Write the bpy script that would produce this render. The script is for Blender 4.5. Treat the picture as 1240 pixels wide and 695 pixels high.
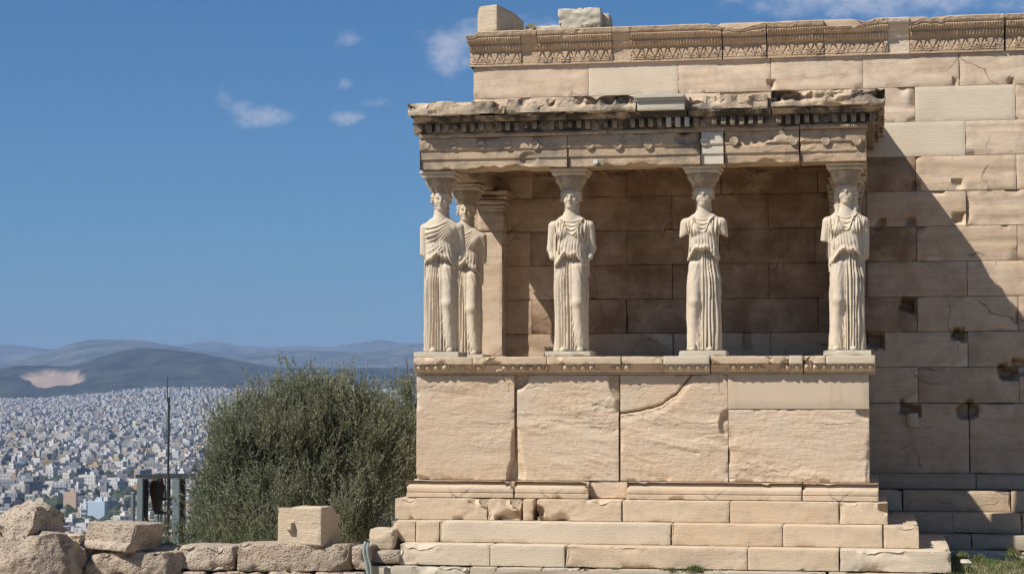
import bpy, math, random
import numpy as np
R = math.radians
for o in list(bpy.data.objects): bpy.data.objects.remove(o)
sc = bpy.context.scene
COL = sc.collection

# ------------------------------------------------------------------ camera
# the eye is the height origin (z = 0); porch front plane is y = 0, depth is +y
FPX = 2392.0
PHI, TH = R(3.1944), R(10.407)
cd = bpy.data.cameras.new('camera'); cam = bpy.data.objects.new('camera', cd); COL.objects.link(cam)
cam.location = (0, -26, 0); cam.rotation_euler = (math.pi/2+PHI, 0, TH)
cd.sensor_width = 36; cd.lens = FPX/1240*36; cd.clip_start = 0.5; cd.clip_end = 90000
sc.camera = cam
# ------------------------------------------------------------------ sun, sky, exposure
SUN = np.array([-1.17, -1.0, 1.67]); SUN = SUN/np.linalg.norm(SUN)     # towards the sun
elev = math.asin(SUN[2]); azi = math.atan2(SUN[0], SUN[1])
sl = bpy.data.lights.new('sun', 'SUN'); sl.energy = 5.0; sl.angle = R(0.53); sl.color = (1, .955, .90)
so = bpy.data.objects.new('sun', sl); COL.objects.link(so)
from mathutils import Vector, Matrix
so.rotation_euler = Vector(SUN).to_track_quat('Z', 'Y').to_euler()
sc.view_settings.view_transform = 'Standard'; sc.view_settings.look = 'None'
sc.view_settings.gamma = 1; sc.view_settings.use_curve_mapping = False
sc.view_settings.exposure = 0.27
sc.cycles.use_denoising = True
sc.cycles.max_bounces = 6; sc.cycles.diffuse_bounces = 4; sc.cycles.volume_bounces = 0
sc.cycles.transparent_max_bounces = 12

_F = np.array([-math.sin(TH)*math.cos(PHI), math.cos(TH)*math.cos(PHI), math.sin(PHI)])
_R = np.array([math.cos(TH), math.sin(TH), 0.]); _U = np.cross(_R, _F)
def ray(x, y):
    d = _F*FPX + _R*(x-620) + _U*(347.5-y); return d/d[1]
def at(x, y, Y):            # photo pixel measured on the plane y = Y, used for real positions
    return np.array([0, -26., 0]) + ray(x, y)*(Y+26)
def az(x): d = ray(x, 481); return math.atan2(d[0], d[1])

world = bpy.data.worlds.new('World'); sc.world = world; world.use_nodes = True
wn, wl = world.node_tree.nodes, world.node_tree.links
wn.clear()
SKY_STRENGTH = 0.052
def setup_world():
    out = wn.new('ShaderNodeOutputWorld'); bg = wn.new('ShaderNodeBackground'); bg.inputs[1].default_value = SKY_STRENGTH
    sky = wn.new('ShaderNodeTexSky'); sky.sky_type = 'NISHITA'; sky.sun_disc = False
    sky.sun_elevation = elev; sky.sun_rotation = azi; sky.altitude = 150
    sky.air_density = 1.0; sky.dust_density = 0.25; sky.ozone_density = 2.2
    tc = wn.new('ShaderNodeTexCoord'); sep = wn.new('ShaderNodeSeparateXYZ'); wl.new(tc.outputs['Generated'], sep.inputs[0])
    def m(op, a, b=None, c=None):
        n = wn.new('ShaderNodeMath'); n.operation = op
        for i, v in enumerate((a, b, c)):
            if v is None: continue
            if isinstance(v, (int, float)): n.inputs[i].default_value = v
            else: wl.new(v, n.inputs[i])
        return n.outputs[0]
    u = m('DIVIDE', sep.outputs[0], m('MAXIMUM', sep.outputs[1], .001)); v = m('DIVIDE', sep.outputs[2], m('MAXIMUM', sep.outputs[1], .001))
    comb = wn.new('ShaderNodeCombineXYZ'); wl.new(u, comb.inputs[0]); wl.new(m('MULTIPLY', v, 1.4), comb.inputs[1])
    nz = wn.new('ShaderNodeTexNoise'); nz.inputs['Scale'].default_value = 75; nz.inputs['Detail'].default_value = 7
    nz.inputs['Roughness'].default_value = .62; wl.new(comb.outputs[0], nz.inputs['Vector'])
    clouds = [(315, 142, 46, 17, 1.), (272, 118, 14, 20, .6), (290, 136, 25, 16, .8), (418, 143, 27, 11, .8), (455, 124, 24, 9, .5), (418, 104, 10, 9, .5),
              (421, 46, 19, 13, .6), (548, 62, 40, 36, 1.15), (585, 40, 40, 24, 1.), (512, 40, 10, 9, .4), (640, 34, 60, 18, .8),
              (1060, -8, 190, 36, 1.2), (950, 5, 70, 14, .6), (1230, 5, 40, 14, .6), (-260, 110, 120, 30, 1.), (1600, 60, 200, 40, 1.)]
    acc = None
    for (px, py, a, b, s) in clouds:
        d = ray(px, py); d1 = ray(px+a, py)
        du = m('DIVIDE', m('SUBTRACT', u, float(d[0])), a/FPX*1.05); dv = m('DIVIDE', m('SUBTRACT', v, float(d[2])), b/FPX*1.05)
        q = m('MULTIPLY', m('SUBTRACT', 1.0, m('ADD', m('MULTIPLY', du, du), m('MULTIPLY', dv, dv))), float(s))
        q = m('MAXIMUM', q, -2.)
        acc = q if acc is None else m('MAXIMUM', acc, q)
    dens = m('ADD', m('MULTIPLY', acc, .46), m('MULTIPLY', m('SUBTRACT', nz.outputs[0], .5), 1.25))
    mr = wn.new('ShaderNodeMapRange'); mr.interpolation_type = 'SMOOTHSTEP'; wl.new(dens, mr.inputs[0])
    mr.inputs[1].default_value = .0; mr.inputs[2].default_value = .85; mr.inputs[4].default_value = .8
    fac = m('MULTIPLY', mr.outputs[0], m('GREATER_THAN', sep.outputs[1], .05))
    gr = wn.new('ShaderNodeMixRGB'); gr.blend_type = 'MULTIPLY'; gr.inputs[0].default_value = 1; wl.new(sky.outputs[0], gr.inputs[1]); gr.inputs[2].default_value = (.42, .86, 1.28, 1)
    mix = wn.new('ShaderNodeMixRGB'); wl.new(fac, mix.inputs[0]); wl.new(gr.outputs[0], mix.inputs[1])
    mix.inputs[2].default_value = (9.0, 9.4, 11.2, 1)
    wl.new(mix.outputs[0], bg.inputs[0]); wl.new(bg.outputs[0], out.inputs[0])
setup_world()

# ------------------------------------------------------------------ numpy noise
def _h(ix, iy, iz, s):
    u = np.uint32
    n = ix*u(374761393)+iy*u(668265263)+iz*u(2147483647)+u((s*1274126177) & 0xFFFFFFFF)
    n = (n ^ (n >> u(13)))*u(1274126177)
    n = (n ^ (n >> u(16)))*u(2246822519)
    return ((n ^ (n >> u(15))) & u(0xFFFF)).astype(np.float32)*np.float32(1/65535)
def vn(x, y, z, s=0):
    x, y, z = [np.asarray(q, np.float32) for q in np.broadcast_arrays(x, y, z)]
    fx, fy, fz = np.floor(x), np.floor(y), np.floor(z)
    ix, iy, iz = fx.astype(np.int32).astype(np.uint32), fy.astype(np.int32).astype(np.uint32), fz.astype(np.int32).astype(np.uint32)
    tx, ty, tz = x-fx, y-fy, z-fz
    tx, ty, tz = tx*tx*(3-2*tx), ty*ty*(3-2*ty), tz*tz*(3-2*tz)
    def L(a, b, t): return a+(b-a)*t
    r = [[_h(ix, iy+np.uint32(j), iz+np.uint32(k), s)*(1-tx)+_h(ix+np.uint32(1), iy+np.uint32(j), iz+np.uint32(k), s)*tx for j in (0, 1)] for k in (0, 1)]
    return L(L(r[0][0], r[0][1], ty), L(r[1][0], r[1][1], ty), tz)
def fbm(x, y, z, s=0, o=4, g=.5):
    a, t, n = 1., 0., 0.
    for i in range(o):
        t = t+a*vn(x, y, z, s+i*17); n += a; a *= g
        x, y, z = x*2.03, y*2.03, z*2.03
    return t/n      # 0..1, mean .5
def ss(x, a, b):
    t = np.clip((x-a)/(b-a), 0, 1); return t*t*(3-2*t)

# ------------------------------------------------------------------ mesh helpers
class MB:
    def __init__(s): s.V = []; s.F = []; s.T = []; s.n = 0; s.UV = []
    def add(s, V, F, tint=.5):
        V = np.asarray(V, float); F = np.asarray(F, np.int64)
        if F.ndim == 2 and F.shape[1] == 3: F = np.c_[F, np.full(len(F), -1)]
        s.V.append(V); s.F.append(np.where(F >= 0, F+s.n, -1)); s.T.append(np.broadcast_to(np.asarray(tint, float), (len(V),)).copy()); s.n += len(V)
        return s
    def mesh(s, name, mat, smooth=True, sharp=40, uv=None):
        V = np.vstack(s.V); F = np.vstack(s.F); T = np.concatenate(s.T)
        return raw_mesh(name, V, F, mat, T, smooth, sharp)
    def build(s, name, mat, parent=None, origin=(0, 0, 0), **k):
        V = [v-np.array(origin) for v in s.V]; s2 = MB(); s2.V = V; s2.F = s.F; s2.T = s.T
        return link(name, s2.mesh(name, mat, **k), parent, origin)
def raw_mesh(name, V, F, mat, T=None, smooth=True, sharp=40):
    me = bpy.data.meshes.new(name)
    tri = F[:, 3] < 0
    cnt = np.where(tri, 3, 4)
    flat = F.ravel(); flat = flat[flat >= 0]
    me.vertices.add(len(V)); me.vertices.foreach_set('co', V.astype(np.float32).ravel())
    me.loops.add(len(flat)); me.loops.foreach_set('vertex_index', flat.astype(np.int32))
    me.polygons.add(len(F)); me.polygons.foreach_set('loop_start', np.r_[0, np.cumsum(cnt)[:-1]].astype(np.int32))
    me.polygons.foreach_set('loop_total', cnt.astype(np.int32))
    me.update(calc_edges=True)
    if T is not None:
        a = me.attributes.new('tint', 'FLOAT', 'POINT'); a.data.foreach_set('value', T.astype(np.float32))
    me.polygons.foreach_set('use_smooth', np.full(len(F), smooth))
    if smooth and sharp: me.set_sharp_from_angle(angle=R(sharp))
    me.materials.append(mat)
    return me
WL = {}
def link(name, me, parent=None, loc=(0, 0, 0)):       # loc is always given in the world
    o = bpy.data.objects.new(name, me); COL.objects.link(o)
    WL[o.name] = Vector(loc)
    o.location = Vector(loc)
    if parent is not None: o.parent = parent; o.location = Vector(loc)-WL[parent.name]
    return o
def tag(o, label=None, cat=None, group=None, kind=None):
    if label: o['label'] = label
    if cat: o['category'] = cat
    if group: o['group'] = group
    if kind: o['kind'] = kind
    return o
def empty(name, loc, label, cat, group=None):
    o = bpy.data.objects.new(name, None); COL.objects.link(o); o.location = loc; WL[o.name] = Vector(loc)
    o.empty_display_size = .2
    return tag(o, label, cat, group)

def boxV(x0, x1, y0, y1, z0, z1):
    V = [(x, y, z) for z in (z0, z1) for y in (y0, y1) for x in (x0, x1)]
    F = [(0, 2, 3, 1), (4, 5, 7, 6), (0, 1, 5, 4), (2, 6, 7, 3), (0, 4, 6, 2), (1, 3, 7, 5)]
    return np.array(V), np.array(F)

def rock(b, res=.04, seed=0, rough=.004, wear=.02, bev=.006, fn=None, lat=None, freq=3., yres=None, rot=None):
    """a closed stone block, its faces gridded, its arrises worn and chipped"""
    x0, x1, y0, y1, z0, z1 = b
    if not isinstance(res, (tuple, list)): res = (res, yres or res, res)
    n = [max(2, int(round((q-p)/r))) for p, q, r in ((x0, x1, res[0]), (y0, y1, res[1]), (z0, z1, res[2]))]
    def ax(p, q, k, L):
        t = np.linspace(0, 1, k+1); e = min(.4, bev*2.2/max(q-p, 1e-6))
        if k > 3: t[1] = min(t[1], e); t[-2] = max(t[-2], 1-e)
        return p+(q-p)*t
    gx, gy, gz = ax(x0, x1, n[0], 0), ax(y0, y1, n[1], 0), ax(z0, z1, n[2], 0)
    I, J, K = np.meshgrid(np.arange(n[0]+1), np.arange(n[1]+1), np.arange(n[2]+1), indexing='ij')
    on = (I == 0) | (I == n[0]) | (J == 0) | (J == n[1]) | (K == 0) | (K == n[2])
    idx = np.full(on.shape, -1, np.int64); idx[on] = np.arange(on.sum())
    i, j, k = I[on], J[on], K[on]
    P = np.c_[gx[i], gy[j], gz[k]]
    N = np.c_[(i == n[0])*1.-(i == 0), (j == n[1])*1.-(j == 0), (k == n[2])*1.-(k == 0)]
    D = np.sort(np.c_[np.minimum(P[:, 0]-x0, x1-P[:, 0]), np.minimum(P[:, 1]-y0, y1-P[:, 1]), np.minimum(P[:, 2]-z0, z1-P[:, 2])], axis=1)[:, 1]
    F = []
    def q(a, flip):
        f = np.stack([a[:-1, :-1], a[1:, :-1], a[1:, 1:], a[:-1, 1:]], -1).reshape(-1, 4)
        F.append(f[:, ::-1] if flip else f)
    q(idx[0], True); q(idx[-1], False); q(idx[:, 0], False); q(idx[:, -1], True); q(idx[:, :, 0], True); q(idx[:, :, -1], False)
    F = np.vstack(F)
    off = seed*7.31
    X, Y, Z = P[:, 0]+off, P[:, 1], P[:, 2]
    cnt = np.abs(N).sum(1)
    nb = N/np.maximum(cnt, 1)[:, None]
    dp = np.zeros(len(P))
    dp += np.where(cnt >= 2, bev, 0)
    chip = ss(fbm(X*freq, Y*freq, Z*freq, 3, 4), .52, .80)
    dp += wear*chip*np.exp(-D/(.02+wear*.9))*3
    dp += wear*.25*np.exp(-D/.008)*fbm(X*9, Y*9, Z*9, 5, 3)
    dp += rough*2*(fbm(X*2.2, Y*2.2, Z*5, 9, 5, .6)-.45)
    C = np.array([(x0+x1)/2, (y0+y1)/2, (z0+z1)/2])
    P2 = P-nb*dp[:, None]*np.where(cnt >= 2, 1.2, 1)[:, None]
    if fn is not None: P2 = fn(P2, P, N, D)
    if rot is not None:
        M = np.array(rot); c2 = np.array([(x0+x1)/2, (y0+y1)/2, z0]); P2 = (P2-c2)@M.T+c2
    return P2, F
def rotz(a, ty=0, tx=0):
    return np.array(Matrix.Rotation(R(a), 3, 'Z')@Matrix.Rotation(R(ty), 3, 'Y')@Matrix.Rotation(R(tx), 3, 'X'))
def strata(P, s, amp, tilt=.12, fx=1.1, fz=5.5, steps=6):
    """split, flaky marble: long nearly level ledges with sharp lips"""
    x, z = P[:, 0], P[:, 2]+P[:, 0]*tilt; o = x*0
    w = .16*(fbm(x*2.3, o+s, P[:, 2]*2.3, s, 4, .6)-.5)
    h = fbm(x*fx+s*3.1, o+s, (z+w)*fz, s+4, 5, .6)
    t = h*steps*2; f = np.floor(t); r = t-f
    h2 = (f+ss(r, .0, .10))/(steps*2)
    t2 = fbm(x*3.3+s, o, (z+w)*13, s+24, 4, .6)*7; f2 = np.floor(t2); h3 = (f2+ss(t2-f2, 0, .15))/7
    g = fbm(x*12+s, o, P[:, 2]*18, s+8, 4, .65)
    patch = ss(fbm(x*1.4+s, o, z*2.2, s+40, 3), .38, .58)
    big = .35+.95*ss(fbm(x*.9+s, o, z*1.5, s+50, 3), .36, .62)
    return amp*big*((.5-h2)*1.9+(.5-h3)*.95*patch+(.5-g)*.55*patch)
def heightgrid(xs, zs, yfun, tint=.5, back=None):
    """a relief whose face is y = yfun(x, z), closed to the plane y = back"""
    X, Z = np.meshgrid(xs, zs, indexing='ij'); Y = yfun(X, Z)
    nx, nz = X.shape; V = np.c_[X.ravel(), Y.ravel(), Z.ravel()]
    a = np.arange(nx*nz).reshape(nx, nz)
    F = [np.stack([a[:-1, :-1], a[1:, :-1], a[1:, 1:], a[:-1, 1:]], -1).reshape(-1, 4)]
    if back is not None:
        ring = np.r_[a[:, 0], a[-1, 1:], a[::-1, -1][1:], a[0, ::-1][1:-1]]
        m = len(ring); B = V[ring].copy(); B[:, 1] = back; n0 = len(V); V = np.vstack([V, B])
        r2 = np.roll(ring, -1); b = n0+np.arange(m); b2 = np.roll(b, -1)
        F.append(np.stack([r2, ring, b, b2], -1))
    T = tint(V[:, 0], V[:, 2]) if callable(tint) else tint
    return V, np.vstack(F), T

# ------------------------------------------------------------------ materials
def mat(name):
    m = bpy.data.materials.new(name); m.use_nodes = True
    return m, m.node_tree.nodes, m.node_tree.links, m.node_tree.nodes['Principled BSDF']
def stone_mat(name, cols0, streak=.5, grime=.0, grime_col=(.06, .05, .045), bump=.35, bscale=30, rough=.85, veins=.3, pit=.0, mottle=.5, vstain=0, gr=(.44, .62), bdist=.012, hb=1., crack=0):
    """cols: two colours mixed by large noise + a third that tint (0..1) leads to: 0 = old warm, 1 = new pale marble"""
    cols = [(c[0]*1.01, c[1]*.965, c[2]*.885) for c in cols0]
    m, n, l, b = mat(name)
    tc = n.new('ShaderNodeTexCoord'); at_ = n.new('ShaderNodeAttribute'); at_.attribute_name = 'tint'
    def noise(scale, det=6, rg=.55, vec=None, sc3=None):
        t = n.new('ShaderNodeTexNoise'); t.inputs['Scale'].default_value = scale; t.inputs['Detail'].default_value = det; t.inputs['Roughness'].default_value = rg
        if sc3:
            mp = n.new('ShaderNodeMapping'); mp.inputs['Scale'].default_value = sc3; mp.inputs['Rotation'].default_value = (0, R(5), 0)
            l.new(tc.outputs['Object'], mp.inputs[0]); l.new(mp.outputs[0], t.inputs[0])
        else: l.new(tc.outputs['Object'], t.inputs[0])
        return t.outputs[0]
    def ramp(src, a, b_, lo=0, hi=1):
        r = n.new('ShaderNodeMapRange'); r.interpolation_type = 'SMOOTHSTEP'; l.new(src, r.inputs[0])
        r.inputs[1].default_value = a; r.inputs[2].default_value = b_; r.inputs[3].default_value = lo; r.inputs[4].default_value = hi; return r.outputs[0]
    def mix(f, c1, c2, typ='MIX'):
        x = n.new('ShaderNodeMixRGB'); x.blend_type = typ
        for i, v in ((0, f), (1, c1), (2, c2)):
            if isinstance(v, (int, float)): x.inputs[i].default_value = v
            elif isinstance(v, tuple): x.inputs[i].default_value = (*v, 1) if len(v) == 3 else v
            else: l.new(v, x.inputs[i])
        return x.outputs[0]
    c = mix(ramp(noise(1.3, 5), .35, .65), cols[0], cols[1])
    tr = n.new('ShaderNodeMath'); tr.operation = 'FRACT'; mm = n.new('ShaderNodeMath'); mm.operation = 'MULTIPLY'; mm.inputs[1].default_value = 37.7
    l.new(at_.outputs['Fac'], mm.inputs[0]); l.new(mm.outputs[0], tr.inputs[0])
    # block to block difference in warmth
    c = mix(ramp(tr.outputs[0], 0, 1, 0, .42), c, tuple(v*k for v, k in zip(cols[0], (.86, .78, .68))))
    c = mix(ramp(noise(1, 7, .6, sc3=(1.2, 1.2, 14)), .42, .72, 0, streak), c, tuple(v*k for v, k in zip(cols[0], (.80, .66, .52))))
    c = mix(ramp(noise(1, 5, .6, sc3=(.7, .7, 26)), .56, .75, 0, veins), c, (.30, .25, .21))
    c = mix(ramp(noise(6, 8, .7), .5, .75, 0, mottle), c, tuple(v*.62 for v in cols[1]))
    pat_shade = ramp(at_.outputs['Fac'], -.02, -1., 0, 1)  # negative tint: brown patina that also carries painted shade
    pm = n.new('ShaderNodeMath'); pm.operation = 'MULTIPLY'; l.new(pat_shade, pm.inputs[0]); l.new(ramp(noise(1.9, 7, .65), .34, .62, .45, 1.), pm.inputs[1])
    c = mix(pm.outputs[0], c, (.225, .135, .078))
    if vstain: c = mix(ramp(noise(1, 5, .6, sc3=(3.2, 3.2, .5)), .52, .72, 0, vstain), c, (.33, .20, .10))
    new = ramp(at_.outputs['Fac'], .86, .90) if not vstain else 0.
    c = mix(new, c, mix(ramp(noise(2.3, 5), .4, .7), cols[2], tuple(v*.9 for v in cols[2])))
    if grime:
        g = ramp(noise(2.6, 8, .68), gr[0], gr[1], 0, grime)
        g2 = n.new('ShaderNodeMath'); g2.operation = 'MULTIPLY'; l.new(g, g2.inputs[0])
        inv = n.new('ShaderNodeMath'); inv.operation = 'SUBTRACT'; inv.inputs[0].default_value = 1; (l.new(new, inv.inputs[1]) if not vstain else None); l.new(inv.outputs[0], g2.inputs[1])
        c = mix(g2.outputs[0], c, grime_col)
    ck = None
    if crack:
        dn = n.new('ShaderNodeTexNoise'); dn.inputs['Scale'].default_value = 2.2; dn.inputs['Detail'].default_value = 6; l.new(tc.outputs['Object'], dn.inputs[0])
        va = n.new('ShaderNodeVectorMath'); va.operation = 'MULTIPLY_ADD'; l.new(dn.outputs['Color'], va.inputs[0]); va.inputs[1].default_value = (.55, .2, .35); l.new(tc.outputs['Object'], va.inputs[2])
        vo = n.new('ShaderNodeTexVoronoi'); vo.feature = 'DISTANCE_TO_EDGE'; vo.inputs['Scale'].default_value = 1.15; l.new(va.outputs[0], vo.inputs[0])
        mk = n.new('ShaderNodeMath'); mk.operation = 'MULTIPLY'; l.new(ramp(vo.outputs[0], .002, .011, 1, 0), mk.inputs[0]); l.new(ramp(noise(.8, 3), .50, .60, 0, crack), mk.inputs[1])
        inv2 = n.new('ShaderNodeMath'); inv2.operation = 'MULTIPLY'; l.new(mk.outputs[0], inv2.inputs[0]); l.new(ramp(at_.outputs['Fac'], .86, .90, 1, 0), inv2.inputs[1]); ck = inv2.outputs[0]
        c = mix(ck, c, (.13, .09, .06))
    l.new(c, b.inputs['Base Color']); b.inputs['Roughness'].default_value = rough
    b.inputs['Specular IOR Level'].default_value = .25
    bp = n.new('ShaderNodeBump'); bp.inputs['Strength'].default_value = bump; bp.inputs['Distance'].default_value = bdist
    ad = n.new('ShaderNodeMath'); ad.operation = 'ADD'
    s1 = noise(bscale, 8, .65); s2 = noise(1, 6, .6, sc3=(5, 5, 40))
    l.new(s1, ad.inputs[0]); hm = n.new('ShaderNodeMath'); hm.operation = 'MULTIPLY'; hm.inputs[1].default_value = hb; l.new(s2, hm.inputs[0]); l.new(hm.outputs[0], ad.inputs[1]); h = ad.outputs[0]
    if ck is not None:
        a3 = n.new('ShaderNodeMath'); a3.operation = 'SUBTRACT'; l.new(h, a3.inputs[0]); l.new(ck, a3.inputs[1]); h = a3.outputs[0]
    if pit:
        v = n.new('ShaderNodeTexVoronoi'); v.inputs['Scale'].default_value = 26; l.new(tc.outputs['Object'], v.inputs[0])
        p = ramp(v.outputs['Distance'], .05, .45, -pit, 0); a2 = n.new('ShaderNodeMath'); a2.operation = 'ADD'; l.new(h, a2.inputs[0]); l.new(p, a2.inputs[1]); h = a2.outputs[0]
    l.new(h, bp.inputs['Height']); l.new(bp.outputs[0], b.inputs['Normal'])
    return m
OLD = ((.64, .525, .405), (.67, .565, .45), (.64, .555, .44))
M_wall = stone_mat('weathered_marble', OLD, crack=.8, bump=.35, grime=.30, grime_col=(.24, .15, .09))
M_pod = stone_mat('podium_marble', ((.60, .475, .355), (.60, .52, .41), (.56, .47, .37)), crack=.5, bump=.8, bscale=16, streak=.35, veins=.15, mottle=.55)
M_step = stone_mat('step_marble', ((.60, .49, .365), (.62, .53, .41), (.59, .51, .40)), crack=.7, bump=.45, streak=.4, mottle=.6, grime=.22, grime_col=(.30, .22, .15))
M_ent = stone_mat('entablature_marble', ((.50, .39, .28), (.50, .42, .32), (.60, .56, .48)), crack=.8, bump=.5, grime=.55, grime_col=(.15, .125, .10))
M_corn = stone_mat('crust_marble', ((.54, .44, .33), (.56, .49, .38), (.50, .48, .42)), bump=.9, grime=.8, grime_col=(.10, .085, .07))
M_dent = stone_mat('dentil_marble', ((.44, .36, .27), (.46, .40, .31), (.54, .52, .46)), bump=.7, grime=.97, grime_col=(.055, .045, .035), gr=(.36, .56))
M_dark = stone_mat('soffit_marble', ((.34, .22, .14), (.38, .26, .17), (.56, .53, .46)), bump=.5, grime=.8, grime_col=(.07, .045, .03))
M_frz = stone_mat('carved_marble', ((.52, .41, .30), (.56, .46, .34), (.62, .53, .42)), bump=.5, grime=.4, grime_col=(.26, .21, .16))
M_sta = stone_mat('statue_marble', ((.60, .53, .43), (.64, .575, .475), (.6, .56, .48)), bump=.5, bscale=22, hb=.15, streak=.12, veins=.0, grime=.3, grime_col=(.34, .26, .18), mottle=.35)
M_cap = stone_mat('capital_marble', ((.50, .42, .32), (.54, .46, .36), (.6, .56, .48)), bump=.6, bscale=24, hb=.15, streak=.1, veins=.0, grime=.75, grime_col=(.24, .18, .12))
M_grey = stone_mat('grey_limestone', ((.46, .42, .34), (.50, .46, .38), (.53, .50, .42)), bump=.4, streak=.1, veins=.1)
M_rub = stone_mat('poros_stone', hb=.3, cols0=((.45, .385, .315), (.51, .445, .37), (.6, .55, .45)), bump=1., bscale=11, streak=.2, grime=.6, grime_col=(.22, .17, .13), pit=.5, bdist=.035)
M_tan = stone_mat('tan_stone', ((.50, .42, .315), (.54, .46, .35), (.6, .55, .45)), bdist=.02, bump=.6, bscale=20, streak=.1, veins=.05, mottle=.3)

def simple(name, col, rough=.6, metal=0, var=.25, scale=8):
    m, n, l, b = mat(name)
    t = n.new('ShaderNodeTexNoise'); t.inputs['Scale'].default_value = scale; t.inputs['Detail'].default_value = 5
    tc = n.new('ShaderNodeTexCoord'); l.new(tc.outputs['Object'], t.inputs[0])
    x = n.new('ShaderNodeMixRGB'); l.new(t.outputs[0], x.inputs[0]); x.inputs[1].default_value = (*[c*(1-var) for c in col], 1); x.inputs[2].default_value = (*[min(1, c*(1+var)) for c in col], 1)
    l.new(x.outputs[0], b.inputs['Base Color']); b.inputs['Roughness'].default_value = rough; b.inputs['Metallic'].default_value = metal
    return m

# ================================================================== the temple wall behind the porch
GZ = -2.17                                   # ground at the foot of the porch
WY = 3.1
LV = [-1.09, -.083, .435, .945, 1.45, 1.96, 2.47, 2.98, 3.485, 3.99, 4.5, 5.0]
LW = []
wall = empty('temple_wall', (0, WY, GZ), 'tall ashlar marble temple wall with carved cornice rising behind the porch', 'wall')
XR, XL = 9.3, -5.942
def smooth_step_box(X, Z, cx, cz, hx, hz, s=.015):
    X = X+.09*(fbm(X*7, X*0, Z*7, 61, 3)-.5); Z = Z+.09*(fbm(X*7, X*0+5, Z*7, 62, 3)-.5)+.25*(X-cx)*(hx > .085)
    return ss(hx-np.abs(X-cx), -s, s)*ss(hz-np.abs(Z-cz), -s, s)
# cuttings in the wall face: x, z, half-width, half-height, depth
HOLES = []
for (px, py, hw, hh, dp) in [(1109, 223, .055, .06, .12), (1160, 223, .055, .075, .06), (1161, 264, .06, .085, .10), (1066, 270, .06, .05, .12), (1102, 268, .06, .06, .12),
                             (1100, 369, .10, .09, .30), (1056, 410, .17, .09, .30), (1161, 406, .09, .075, .30), (1219, 451, .10, .09, .30), (1101, 496, .13, .08, .26),
                             (905, 412, .05, .1, .1), (1237, 443, .12, .10, .2), (1224, 100, .03, .05, .1), (1157, 98, .02, .06, .08), (935, 102, .02, .06, .08)]:
    p = at(px, py, WY); HOLES.append((p[0], p[2], hw, hh, dp))
p171 = at(1171, 497, WY)
def wall_fn(seed, cut, edge_round):
    def fn(P2, P, N, D):
        X, Z = P[:, 0], P[:, 2]; front = N[:, 1] < 0
        d = np.zeros(len(P))
        for (cx, cz, hx, hz, dp) in HOLES: d = np.maximum(d, dp*smooth_step_box(X, Z, cx, cz, hx, hz, .022))
        d = np.maximum(d, .24*ss(.15-np.hypot(X-p171[0], (Z-p171[2])*1.3)+.08*(fbm(X*6, X*0, Z*6, 3)-.5), -.02, .03))
        s = .006*(fbm(X*1.5+seed, X*0, Z*16, 7, 4)-.5)+.010*ss(fbm(X*1.1+seed, X*0, Z*9, 27, 4), .60, .66)
        # broken lower corners and edges
        for (cx, cz, r, dp) in cut: d = np.maximum(d, dp*ss(r-np.hypot(X-cx, (Z-cz)*1.7), -.03, .03))
        P2[:, 1] += np.where(front, d+s, 0)
        return P2
    return fn
rng = random.Random(5)
W = MB()
def X_(px): return at(px, 300, WY)[0]
J1 = X_(1110); BW = 1.414
newm = []
for ci in range(10):
    z0, z1 = LV[ci+1], LV[ci+2]
    # alternate courses are offset by half a block
    top_n = 9-ci                                   # 0 = topmost course
    off = J1 if (top_n % 2 == 1) else J1+BW*.5
    if top_n == 0: off = X_(1164)
    xs = [off+BW*k for k in range(-9, 9)]
    xs = [x+rng.uniform(-.03, .03) if not (X_(1030) < x < X_(1245)) else x for x in xs]
    xs = [XL]+[x for x in xs if XL+.35 < x < XR-.4]+[XR]
    if top_n == 0: xs = [XL, X_(713), X_(822), X_(935), X_(1047), X_(1164), X_(1280), X_(1400), X_(1530), XR]
    if top_n == 1: xs = [x for x in xs if not (X_(1110) < x < X_(1215))]
    for k in range(len(xs)-1):
        a, b = xs[k], xs[k+1]
        tint = rng.uniform(0, .8)
        mid = (a+b)/2
        new = (top_n == 0 and X_(713) < mid < X_(822)) or (top_n == 1 and X_(1106) < mid < X_(1220)) or (top_n == 2 and X_(1040) < mid < X_(1163)) or rng.random() < .05 and top_n < 3
        if top_n == 2 and X_(1040) < mid < X_(1163): pass
        cut = []
        if not new:
            for _ in range(rng.choice([0, 1, 1, 2])):
                cx = rng.choice([a, b, rng.uniform(a, b)]); cz = rng.choice([z0, z0, z1])
                cut.append((cx, cz, rng.uniform(.04, .13), rng.uniform(.02, .06)))
        visible_fine = 3.4 if (top_n < 9) else 3
        P, F = rock((a+.0005, b-.0005, WY+(0 if not new else .002), WY+.38, z0+.0005, z1-.0005), (.035, .38, .035), seed=ci*31+k, rough=.003 if not new else .0005,
                    wear=rng.choice([.008, .014, .028]) if not new else .001, bev=.0022 if not new else .001, fn=wall_fn(ci*3+k, cut, 0) if not new else None)
        T = np.full(len(P), .95 if new else tint)
        if not new and z1 < 3.6:                      # brown patina plus painted shade: deepest inside the porch, eased at the sun patch
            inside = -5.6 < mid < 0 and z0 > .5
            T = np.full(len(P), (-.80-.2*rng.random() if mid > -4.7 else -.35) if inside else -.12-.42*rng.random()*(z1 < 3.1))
        if not new and rng.random() < .45:             # repairs let into the old blocks in pale new marble
            s = rng.choice([-1, 1]); ex = b if s > 0 else a; zc = z1 if rng.random() < .7 else z0; rx, rz = rng.uniform(.25, .6), rng.uniform(.08, .22)
            q = np.abs(P[:, 0]-ex)/rx+np.abs(P[:, 2]-zc)/rz+.5*(fbm(P[:, 0]*3, P[:, 2]*0, P[:, 2]*3, k, 3)-.5)
            T = np.where((q < .92) & (T > -.5), .95, T)
        W.add(P, F, T)
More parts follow.
